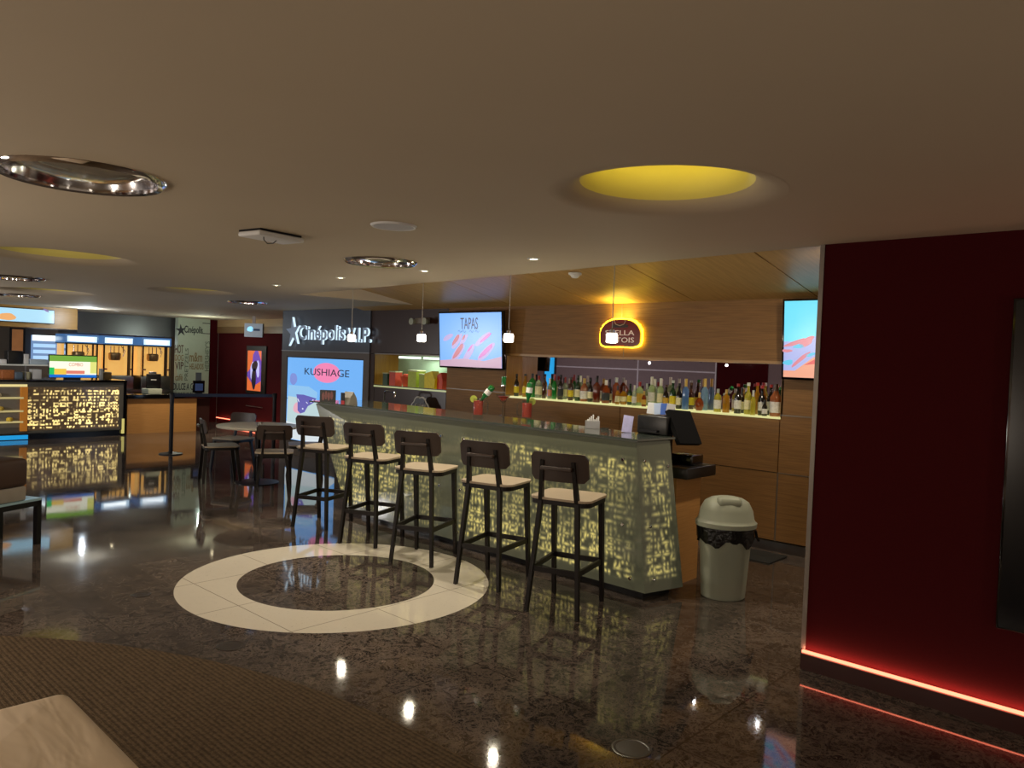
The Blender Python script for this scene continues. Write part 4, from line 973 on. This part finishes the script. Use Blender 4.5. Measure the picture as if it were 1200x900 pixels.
# glass upper shelf and things on the kiosk
us = thing('glass_shelf', 'glass shelf unit standing on the kiosk top at the left edge', 'shelf', (KX-.3, 3.2, 1.0))
zt = at_x(30, 427, KX-.3).z-1.0
yy = at_x(56, 430, KX-.3).y-3.2
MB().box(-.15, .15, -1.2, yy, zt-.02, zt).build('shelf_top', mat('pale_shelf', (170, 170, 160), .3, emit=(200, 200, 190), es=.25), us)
for y in (-.2, yy-.38, yy-.03): MB().box(.11, .13, y, y+.02, 0, zt-.02).build('post', M['metal'], us)
def west(px0, px1, py0, py1, x, d, name, label, cat, m, bev=.01, parent=None, zfix=None):
    a, b = at_x(px0, (py0+py1)/2, x), at_x(px1, (py0+py1)/2, x); zt_ = at_x((px0+px1)/2, py0, x).z; zb_ = zfix if zfix is not None else at_x((px0+px1)/2, py1, x).z
    o = MB().box(-d, 0, a.y, b.y, zb_, zt_, bev=bev).build(name, m)
    # put origin at base
    c = Vector(((-d)/2, (a.y+b.y)/2, zb_))
    o.data.transform(Matrix.Translation(-c)); o.location = Vector((x, 0, 0))+c
    if label: tag(o, label, cat)
    if parent: o.parent = parent
    return o
west(38, 49, 433, 443, KX-.25, .2, 'printer', 'small white receipt printer on the kiosk top', 'printer', M['white'], zfix=1.0005)
west(29, 36, 436, 443, KX-.25, .2, 'storage_box', 'small cream box left of the white printer on the kiosk', 'box', mat('cream_box', (190, 185, 150), .5), zfix=1.0005)
west(2, 17, 433.5, 441, KX-.25, .2, 'pastry_tray', 'tray of orange brown pastries on the kiosk', 'tray', mat('pastry', (170, 100, 50), .5, var=.5, scale=40), zfix=1.0005)
west(18, 27, 436, 442, KX-.2, .12, 'payment_terminal', 'blue grey payment terminal on the kiosk top', 'terminal', mat('bluegrey', (90, 105, 120), .4), zfix=1.0005)
west(117, 121, 432, 447, KX-.1, .06, 'cup_dispenser', 'clear upright cup dispenser right of the kiosk screen', 'dispenser', mat('clear_grey', (165, 170, 170), .3, .3), zfix=1.0005)
west(122, 131, 436, 446, KX-.3, .15, 'condiment_rack', 'small dark condiment rack on the kiosk top right end', 'rack', mat('rack_brown', (90, 70, 30), .5, var=.6, scale=50), zfix=1.0005)
zs = 1.0+zt+.0005
west(9, 27, 411, 427, KX-.3, .22, 'coffee_machine', 'black coffee machine on the glass shelf', 'coffee machine', M['black'], zfix=zs)
west(28, 34, 415, 426, KX-.3, .15, 'cup_stack', 'stack of pale cups beside the coffee machine', 'cups', M['white'], zfix=zs)
west(35, 56, 421, 427, KX-.3, .2, 'menu_tray', 'low white and blue tray at the right of the glass shelf', 'tray', mat('pale_blue_tray', (170, 185, 200), .4), zfix=zs)
west(1, 8, 421, 427, KX-.3, .15, 'cup_stack', 'pale cups at the left edge of the glass shelf', 'cups', M['white'], zfix=zs)
# monitor on the kiosk
t = thing('kiosk_monitor', 'bright green and yellow advertising monitor on the kiosk', 'monitor', (KX-.12, 0, 1.0))
a, b = at_x(57, 431, KX-.12), at_x(114, 431, KX-.12); zt_ = at_x(85, 417, KX-.12).z-1; zb_ = .03
MB().box(-.04, 0, a.y, b.y, zb_, zt_+.015, bev=.006).build('housing', M['blackgloss'], t)
MB().box(-.12, .0, (a.y+b.y)/2-.12, (a.y+b.y)/2+.12, 0, .03).build('foot', M['black'], t)
ya, yb_ = a.y+.012, b.y-.012; W_ = yb_-ya; Hh = zt_-zb_-.01; z0 = zb_+.008
MB().box(.0005, .002, ya, yb_, z0, z0+Hh).build('screen', emat('mon_white', (250, 250, 225), 1.1), t)
def mp(name, u0, u1, v0, v1, col, x=.003): return MB().box(x-.001, x, ya+u0*W_, ya+u1*W_, z0+v0*Hh, z0+v1*Hh).build(name, emat(name, col, .95), t)
mp('green_band', 0, 1, .74, 1, (120, 175, 60)); mp('blue_band', 0, 1, 0, .13, (10, 110, 215)); mp('green_block', 0, .1, .13, .45, (30, 200, 100)); mp('yellow_block', .1, .35, .13, .4, (250, 205, 70)); mp('pink_block', .34, .74, .17, .32, (235, 130, 110)); mp('right_yellow', .86, 1, .2, .74, (235, 235, 130))
text('lettering', 'COMBO', W_*.3, Hh*.16, .001, emat('mon_red', (225, 90, 70), .9), t, (.004, ya+.55*W_, z0+.6*Hh), (PI/2, 0, PI/2))
# overhead menu screen
t = thing('menu_screen', 'pale blue menu screen on the header above the kiosk', 'screen', (-15.955, 0, 0))
a, b = at_x(0, 366, -15.955), at_x(64, 371, -15.955); zt_ = at_x(60, 364, -15.955).z; zb_ = at_x(60, 379, -15.955).z
zt_ = min(zt_, HC-.02)
MB().box(-.03, 0, 2.2, b.y, zb_-.015, zt_+.01).build('housing', M['black'], t)
MB().box(.0, .002, 2.2, b.y-.01, zb_, zt_).build('screen', emat('menu_sky', (178, 226, 250), 1.0), t)
mb = MB(); c = at_x(8, 371, -15.955); mb.prism(blob(c.y, c.z, .13, .07, 20, 0, .1, 3), .003, .004, 'x'); mb.build('orange_food', emat('menu_orange', (240, 175, 110), 1), t)
mb = MB(); c = at_x(54, 362.5, -15.955); mb.prism(blob(c.y, c.z-.02, .05, .02, 14, -.5, .1, 3), .003, .004, 'x'); mb.build('purple_mark', emat('menu_purple', (130, 110, 170), 1), t)
# wall menu light panel & framed poster behind
t = thing('menu_board', 'backlit white and blue menu board behind the kiosk', 'menu board', (-17.9, 0, 0))
a, b = at_x(37, 408, -17.9), at_x(67, 408, -17.9); zt_ = at_x(50, 393, -17.9).z; zb_ = at_x(50, 425, -17.9).z; hh = zt_-zb_
MB().box(-.05, 0, a.y, b.y, zb_, zt_).build('housing', emat('board_blue', (130, 165, 215), .7), t)
MB().box(.001, .004, a.y+.01, b.y-.01, zt_-.2*hh, zt_).build('header_light', emat('board_white', (240, 255, 255), 1.8), t)
for k in range(3): MB().box(.001, .004, a.y+.03, b.y-.03, zb_+hh*(.12+.22*k), zb_+hh*(.25+.22*k)).build('text_row', emat('board_row', (170, 210, 250), 1.1), t)
t = thing('framed_poster', 'tall dark framed food poster behind the kiosk', 'poster', (-17.9, 0, 0))
a, b = at_x(14, 399, -17.9), at_x(27, 399, -17.9); zt_ = at_x(20, 386, -17.9).z; zb_ = at_x(20, 412, -17.9).z
MB().box(-.03, 0, a.y-.04, b.y+.04, zb_-.04, zt_+.04).build('frame', M['black'], t); MB().box(.0, .002, a.y, b.y, zb_, zt_).build('print', mat('food_print', (150, 100, 60), .4, var=.6, scale=5, emit=(150, 100, 60), es=.4), t)
# popcorn machines
sgm = emat('sign_ice', (195, 228, 255), 1.5); sgw = emat('sign_white', (240, 250, 255), 3.0); amb = mat('amber_case', (235, 180, 105), .4, emit=(250, 190, 100), es=.68, var=.3, scale=4)
pcn = ['lit popcorn machine, leftmost, behind the kiosk monitor', 'lit popcorn machine, middle of three', 'lit popcorn machine, rightmost beside the lettered wall']
for i, (p0, p1) in enumerate(((75, 116), (119, 158), (163, 203))):
    a, b = at_x(p0, 425, -17), at_x(p1, 425, -17); w_ = b.y-a.y; yc = (a.y+b.y)/2
    if i == 0:
        pm = thing('popcorn_machine', pcn[0], 'popcorn machine', (-17.3, yc, .70), 0, 'popcorn machines'); hw = w_/2-.01
        MB().box(-.3, .3, -hw, hw, 0, .30, bev=.01).build('steel_base', M['metal'], pm)
        MB().box(-.28, .0, -hw+.03, hw-.03, .30, .93).build('lit_back', amb, pm)
        for s in (-1, 1):
            MB().box(.22, .3, s*(hw-.03)-.018, s*(hw-.03)+.018, .28, .94).build('corner_post', M['chrome'], pm)
            MB().box(.29, .32, s*(hw-.06)-.03, s*(hw-.06)+.03, .42, .45).build('door_handle', mat('burgundy', (90, 20, 40), .4), pm)
        MB().lathe([(.10, .62), (.12, .66), (.12, .76), (.10, .78)], 20, (.14, -.02, 0)).build('kettle', mat('kettle_metal', (170, 140, 100), .3, .8), pm)
        mb = MB()
        for s in (-.1, -.03, .06, .15): mb.tube([(.14, s, .78), (.14, s, .92)], .01, 8)
        mb.tube([(.16, .1, .92), (.18, .17, .82), (.18, .13, .70)], .008, 8); mb.build('kettle_hanger', M['chrome'], pm)
        MB().box(-.3, .31, -hw, hw, .93, .955).build('canopy', M['darkmetal'], pm)
        MB().box(-.3, .30, -hw, hw, .955, 1.13, bev=.01).build('sign_box', emat('sign_blue', (80, 130, 190), .6), pm)
        MB().box(.301, .304, -hw+.04, hw-.04, .975, 1.09).build('sign_light', sgm, pm)
        MB().box(.305, .307, -hw+.09, hw-.10, .99, 1.07).build('sign_glare', sgw, pm)
    else: dup(pm, (-17.3, yc, .70), 0, pcn[i])
bc = thing('back_counter', 'grey steel back counter under the popcorn machines', 'counter', (-17.35, 6.2, 0)); MB().box(-.45, .42, -1.4, 1.2, 0, .66).build('cabinet', mat('steel_grey', (110, 108, 100), .4, .4), bc); MB().box(-.45, .45, -1.42, 1.2, .66, .70).build('worktop', M['metal'], bc)
# wood counter
WXc = -14.75
a, b = at_x(149, 490, WXc), at_x(246, 490, WXc); zt_ = at_x(200, 462, WXc).z; zm = at_x(200, 467, WXc).z
t = thing('wooden_counter', 'pale wood fronted sales counter with black top by the lettered wall', 'counter', (WXc, (a.y+b.y)/2, 0)); hw = (b.y-a.y)/2
yd = at_x(230, 490, WXc).y-(a.y+b.y)/2
MB().box(-.6, 0, -hw, yd, .0, zm).build('front_panel', M['veneer_light'], t); MB().box(-.6, -.03, yd, hw, 0, zm).build('dark_door', M['darkpanel'], t)
MB().box(-.65, .05, -hw-.02, hw+.02, zm, zt_, bev=.006).build('black_top', M['blackgloss'], t)
t2 = thing('cash_register', 'black cash register on the wooden counter before the popcorn machines', 'cash register', (WXc-.2, at_x(178, 460, WXc-.2).y, zt_))
MB().box(-.15, .15, -.13, .13, 0, .10, bev=.01).build('drawer_base', M['greyplastic'], t2)
MB().box(-.04, .0, -.10, .17, .10, .38, bev=.01).build('screen', M['black'], t2); MB().box(-.1, -.04, -.03, .1, .10, .42, bev=.01).build('customer_display', M['metal'], t2)
MB().box(.0, .002, -.02, .08, .26, .275).build('logo_strip', M['white'], t2)
t2 = thing('order_screen', 'black order screen with smaller card above on the wooden counter', 'monitor', (WXc-.15, at_x(233, 460, WXc-.15).y, zt_))
MB().box(-.03, .0, -.12, .12, .02, .26, bev=.008).build('screen', M['blackgloss'], t2); MB().box(.001, .002, -.08, .08, .06, .20).build('screen_image', emat('deep_blue', (25, 45, 80), .8), t2)
MB().box(-.05, .03, -.06, .06, 0, .02).build('foot', M['black'], t2); MB().box(-.03, -.01, -.06, .05, .26, .42).build('card', mat('slate_card', (52, 58, 66), .4), t2)
# lettered wall panel
TX = -16.6
a, b = at_x(208, 420, TX), at_x(247, 420, TX)
struct(MB().box(TX-.15, TX-.002, a.y, 8.0, 0, HC).build('wall_lettered', mat('pale_green_white', (178, 190, 168), .5, var=.06)))
t = thing('wall_lettering', 'printed words and star on the pale wall panel', 'lettering', (TX, 7.6, 1.4))
ink = mat('dark_ink', (42, 44, 50), .6); tan = mat('tan_ink', (140, 120, 84), .6); grn = mat('grey_green_ink', (110, 120, 105), .6); brn = mat('brown_ink', (96, 74, 62), .6)
def tw(s, px0, px1, py0, py1, m, rot=0):
    a, b = at_x(px0, (py0+py1)/2, TX), at_x(px1, (py0+py1)/2, TX); zt = at_x((px0+px1)/2, py0, TX).z; zb = at_x((px0+px1)/2, py1, TX).z
    w, h = abs(b.y-a.y), zt-zb
    lc = (.001, (a.y+b.y)/2-7.6, (zt+zb)/2-1.4)
    if rot: text('word', s, h, w, .003, m, t, lc, (PI/2, -PI/2, PI/2) if rot > 0 else (PI/2, PI/2, PI/2), bold=.01)
    else: text('word', s, w, h, .003, m, t, lc, (PI/2, 0, PI/2), bold=.015)
tw('Cinépolis', 216, 237.5, 382, 393, ink); tw('HOT', 205, 215, 404, 414, brn); tw('DOG', 205, 215, 415.5, 423, tan); tw('VIP', 205, 215, 424, 433, brn)
tw('PRETZELS', 216.5, 220.5, 408, 446, grn, 1); tw('m&m', 222, 237, 413, 424, tan); tw('HELADOS', 222, 238.5, 426, 433, tan); tw("HERSHEY'S", 240, 245.5, 400, 435, grn, 1)
tw('café', 205, 214, 438, 446, tan); tw('DULCE A C', 203, 226, 449, 457, ink)
mb = MB(); c = at_x(212, 387, TX); mb.prism(star(c.y-7.6, c.z-1.4, .14, .1), .001, .004, 'x'); mb.build('star_figure', ink, t)
mb = MB()
for py in (379, 391): q = at_x(242, py, TX); mb.box(.001, .004, q.y-7.6-.09, q.y-7.6+.09, q.z-1.4-.008, q.z-1.4+.008)
mb.build('ruled_line', ink, t)
# movie poster light box
a, b = at_y(290, 435, YN-.03), at_y(306, 435, YN-.03); zt_ = at_y(298, 411, YN-.03).z; zb_ = at_y(298, 458, YN-.03).z; hw = (b.x-a.x)/2
t = thing('poster_light_box', 'glowing orange and purple poster with a dark figure on the far red wall', 'poster', ((a.x+b.x)/2, YN-.03, zb_)); hh = zt_-zb_
MB().box(-hw-.06, hw+.18, 0, .03, -.06, hh+.1).build('frame', M['black'], t)
MB().box(-hw, hw, -.003, 0, 0, hh).build('poster', emat('poster_violet', (110, 70, 190), .8), t)
poly_part('orange_flame', [[(-hw, hh), (-hw, .45*hh), (-hw*.3, .6*hh), (-hw*.2, .9*hh), (.1*hw, hh)], [(-hw, 0), (hw, 0), (hw, .25*hh), (0, .12*hh), (-hw, .35*hh)], [(hw, hh), (.5*hw, hh), (hw, .75*hh)]], (235, 110, 50), .9, t, -.003)
poly_part('white_glow', [blob(-.25*hw, .5*hh, .3*hw, .22*hh, 16, 0, .1, 2), blob(.55*hw, .55*hh, .25*hw, .2*hh, 16, 0, .1, 5)], (200, 200, 255), .9, t, -.0045)
poly_part('dark_figure', [blob(.1*hw, .62*hh, .42*hw, .13*hh, 16, .5, .08, 4), blob(.0, .3*hh, .35*hw, .25*hh, 16, 0, .08, 6)], (15, 12, 50), .5, t, -.006)
# handrail light line
p = at_y(298, 476.5, YN-.02); tag(MB().box(-.35, .35, -.01, 0, -.008, .008, bev=.003).build('wall_rail', M['metal'], loc=(p.x, YN-.02, p.z)), 'thin metal rail low on the far red wall', 'rail')
# hanging emergency sign
p = at_z(297, 386, 2.12); x = -13.6; p = at_x(297, 387, x)
t = thing('exit_sign', 'white square hanging sign with a bluish emblem near the far red wall', 'sign', (p.x, p.y, p.z), R(48))
s = .17
MB().box(-s, s, -.0, .05, -.13, .13, bev=.006).build('panel', mat('sign_white_plate', (170, 178, 185), .4, emit=(150, 165, 180), es=.35), t)
MB().box(s, s+.015, -.005, .055, -.13, .13).build('side_edge', M['black'], t)
MB().prism(blob(-.06, .02, .055, .055, 16, 0, .1, 3), -.002, -.0005).build('emblem', emat('emblem_blue', (150, 220, 255), 1.2), t)
MB().box(-.02, .12, -.002, -.0005, -.01, .03).build('caption_bar', mat('caption_blue', (70, 100, 150), .5), t)
MB().box(-.03, .03, .01, .04, .13, HC-p.z).build('mount', M['metal'], t)
# stanchions and belt
A = at_z(200, 532, 0); B = at_z(322, 463, .91)
st = thing('stanchion', 'black queue post nearer the camera, left end of the belt', 'queue post', (A.x, A.y, 0), 0, 'queue posts')
MB().lathe([(.17, 0), (.17, .012), (.06, .028), (.03, .04)], 32).build('base', M['darkmetal'], st)
MB().cyl((0, 0, .03), .03, .86, 20).build('pole', M['darkmetal'], st); MB().lathe([(.036, .86), (.038, .93), (.03, .94)], 20).build('belt_head', M['darkmetal'], st)
dup(st, (B.x, B.y, 0), 0, 'black queue post beside the brown screen frame, right end of the belt')
d = Vector((B.x-A.x, B.y-A.y, 0)); mb = MB(); n = 10; vs = []
u = d.normalized(); q0 = A+u*.04; q1 = B-u*.04
mb.beam((q0.x, q0.y, .90), (q1.x, q1.y, .90), .005, .05, side=Vector((0, 0, 1)).cross(d.normalized()))
tag(mb.build('queue_belt', mat('belt_blue', (38, 50, 74), .6)), 'dark blue belt stretched between the two queue posts', 'belt')

# ================================================================== LEFT BENCH AND NEAR OTTOMAN
q = at_z(48, 637, 0)   # right front foot
bx_, by_ = q.x, q.y
th = at_x(49, 583, bx_).z
_d = at_z(49, 585, th)-at_z(0, 594, th)
bn = thing('lounge_bench', 'black framed low bench with pale top at the left edge', 'bench', (bx_, by_, 0), math.atan2(_d.y, _d.x))
mb = MB()
for x, y in ((-.02, .02), (-.02, .42), (-1.5, .02), (-1.5, .42)): mb = MB(); mb.box(x-.02, x+.02, y-.02, y+.02, 0, th-.02); mb.build('leg', M['black'], bn)
mb = MB(); mb.box(-1.52, 0, 0, .04, th-.06, th-.02); mb.box(-1.52, 0, .4, .44, th-.06, th-.02); mb.box(-.04, 0, .04, .4, th-.06, th-.02); mb.box(-1.52, -1.48, .04, .4, th-.06, th-.02); mb.build('frame', M['black'], bn)
MB().box(-1.52, 0, 0, .44, th-.019, th).build('glass_tabletop', mat('ice_top', (150, 180, 190), .12, coat=.5), bn)
lo = thing('bench_cushion', 'brown cushion on a pale base resting on the black framed bench', 'cushion', bn.location+Vector((0, 0, th+.001)), bn.rotation_euler.z)
hc = at_x(32, 544, bx_).z-th
MB().box(-1.5, -.13, .01, .44, .0, .11, bev=.012).build('pale_base', mat('pale_fabric', (150, 142, 130), .8), lo)
MB().box(-1.5, -.12, .0, .45, .11, .33, bev=.035).build('brown_pad', mat('brown_leather', (70, 48, 34), .6), lo)
# near ottoman
ot = thing('ottoman', 'large cream upholstered ottoman at the bottom left corner', 'ottoman', (-2.25, .30, .008), R(-1))
def fabric():
    m = mat('cream_upholstery', (214, 196, 172), .7, var=.05, scale=3); nt = m.node_tree; b = nt.nodes['Principled BSDF']; N = NB(nt)
    tc = N.n('ShaderNodeTexCoord'); mp = N.n('ShaderNodeMapping'); mp.inputs['Scale'].default_value = (1.2, 5.5, 1); mp.inputs['Rotation'].default_value = (0, 0, R(35)); nt.links.new(tc.outputs['Object'], mp.inputs[0])
    nz = N.n('ShaderNodeTexNoise'); nz.inputs['Scale'].default_value = 2.2; nz.inputs['Detail'].default_value = 2; nz.inputs['Distortion'].default_value = .6; nt.links.new(mp.outputs[0], nz.inputs['Vector'])
    bp = N.n('ShaderNodeBump'); bp.inputs['Strength'].default_value = .22; bp.inputs['Distance'].default_value = .05; nt.links.new(nz.outputs['Fac'], bp.inputs['Height']); nt.links.new(bp.outputs[0], b.inputs['Normal']); return m
MB().rbox(-.62, .62, -.60, .60, .06, .415, .055, n=6).build('cushion', fabric(), ot)
for sx in (-1, 1):
    for sy in (-1, 1): MB().cyl((sx*.5, sy*.48, 0), .025, .07, 14).build('leg', M['darkmetal'], ot)

# ================================================================== LIGHTS
def light(kind, loc, power, col, size=.05, rot=(0, 0, 0), **k):
    l = bpy.data.lights.new('lamp', kind); l.energy = power; l.color = col
    if kind == 'AREA': l.size = size
    else: l.shadow_soft_size = size
    for a, v in k.items(): setattr(l, a, v)
    o = bpy.data.objects.new('lamp_light', l); C.objects.link(o); o.location = loc; o.rotation_euler = rot; return o
warm = (1, .82, .58); cool = (.75, .86, 1)
for x, y in SP[:4]: light('SPOT', (x, y, HC-.02), 52, (1, .87, .68), .02, spot_size=R(125), spot_blend=.7)
for x, y in SP[4:]: light('SPOT', (x, y, HC-.02), 40, (1, .95, .8), .02, spot_size=R(110), spot_blend=.6)
for px, y in ((412, 4.78), (494, 4.70), (596, 4.66), (717, 4.62)):
    p = at_y(px, 396, y); light('POINT', (p.x, y, p.z-.06), 9, (1, .90, .66), .03)
for x in (-3.6, -4.5, -2.95): light('POINT', (x, YB+.10, NZ1-.03), .5, (.95, .97, 1), .01)
light('AREA', (-4.55, YB-.10, 2.12), 3.5, (1, .74, .12), .25, (R(180-25), 0, 0))
# yellow cove lamp inside the near dome
light('POINT', (DOMES[0][0], DOMES[0][1], HC+.27), 2.2, (1, .82, .15), .05)
for d_ in DOMES[1:]: light('POINT', (d_[0], d_[1], HC+.26), .35, (1, .82, .3), .05)
# unseen fill lamps added around and behind the viewer to raise the ambient light
for x, y in ((.5, 1.5), (-2.5, -1.5), (2.5, -2), (-6, -2.5), (-10, -2)): light('SPOT', (x, y, HC-.02), 30, (1, .80, .60), .06, spot_size=R(130), spot_blend=.8)
for x, y, z, pw in ((1.0, -1.6, 1.0, 78), (-2.3, -2.4, 1.0, 55), (3.0, 1.6, 1.1, 46), (-4.9, -.6, 1.2, 84), (-5, -3.8, 1.3, 90), (-14.6, -2.0, 1.3, 80), (-12.4, .4, 1.2, 210)): light('POINT', (x, y, z), pw, (1, .86, .70) if x > -10 else (.97, .94, .92), .2)  # added bare point fills, placed clear of the bar mirror
# west end and service niche: added lamps brightening counter, kiosk, lettered wall and niche
light('SPOT', (-13.9, 6.3, HC-.02), 120, (1, .8, .55), .02, spot_size=R(120), spot_blend=.8)
light('POINT', (-15.2, 5.0, 2.12), 26, (.80, .90, 1), .025)
light('POINT', (-15.2, 7.2, 1.9), 16, (.85, 1, .85), .025)
light('AREA', (-7.9, YB+.2, 1.58), 3, (.85, 1, .85), .3)
# lamp over the aisle, beyond the end of the red wall
light('SPOT', (-1.9, 5.3, 2.45), 62, (1, .84, .60), .05, rot=(R(20), R(22), 0), spot_size=R(150), spot_blend=.9)
l_ = light('AREA', ((XR+XE)/2, YR-.03, .102), 10, (1, .36, .22), .01, rot=(R(135), 0, 0)); l_.data.shape = 'RECTANGLE'; l_.data.size = XE-XR; l_.data.size_y = .012
l_ = light('AREA', (-14.2, YN-.04, .108), 2.5, (1, .36, .22), .01, rot=(R(135), 0, 0)); l_.data.shape = 'RECTANGLE'; l_.data.size = 4.4; l_.data.size_y = .012
w_ = bpy.data.worlds.new('world'); S.world = w_; w_.use_nodes = True; bg = w_.node_tree.nodes['Background']; bg.inputs[0].default_value = (.60, .45, .32, 1); bg.inputs[1].default_value = .5
S.view_settings.view_transform = 'Standard'; S.view_settings.look = 'None'; S.view_settings.exposure = 0; S.view_settings.gamma = 1; S.view_settings.use_curve_mapping = False
S.cycles.use_denoising = True; S.cycles.max_bounces = 8; S.cycles.sample_clamp_indirect = 4
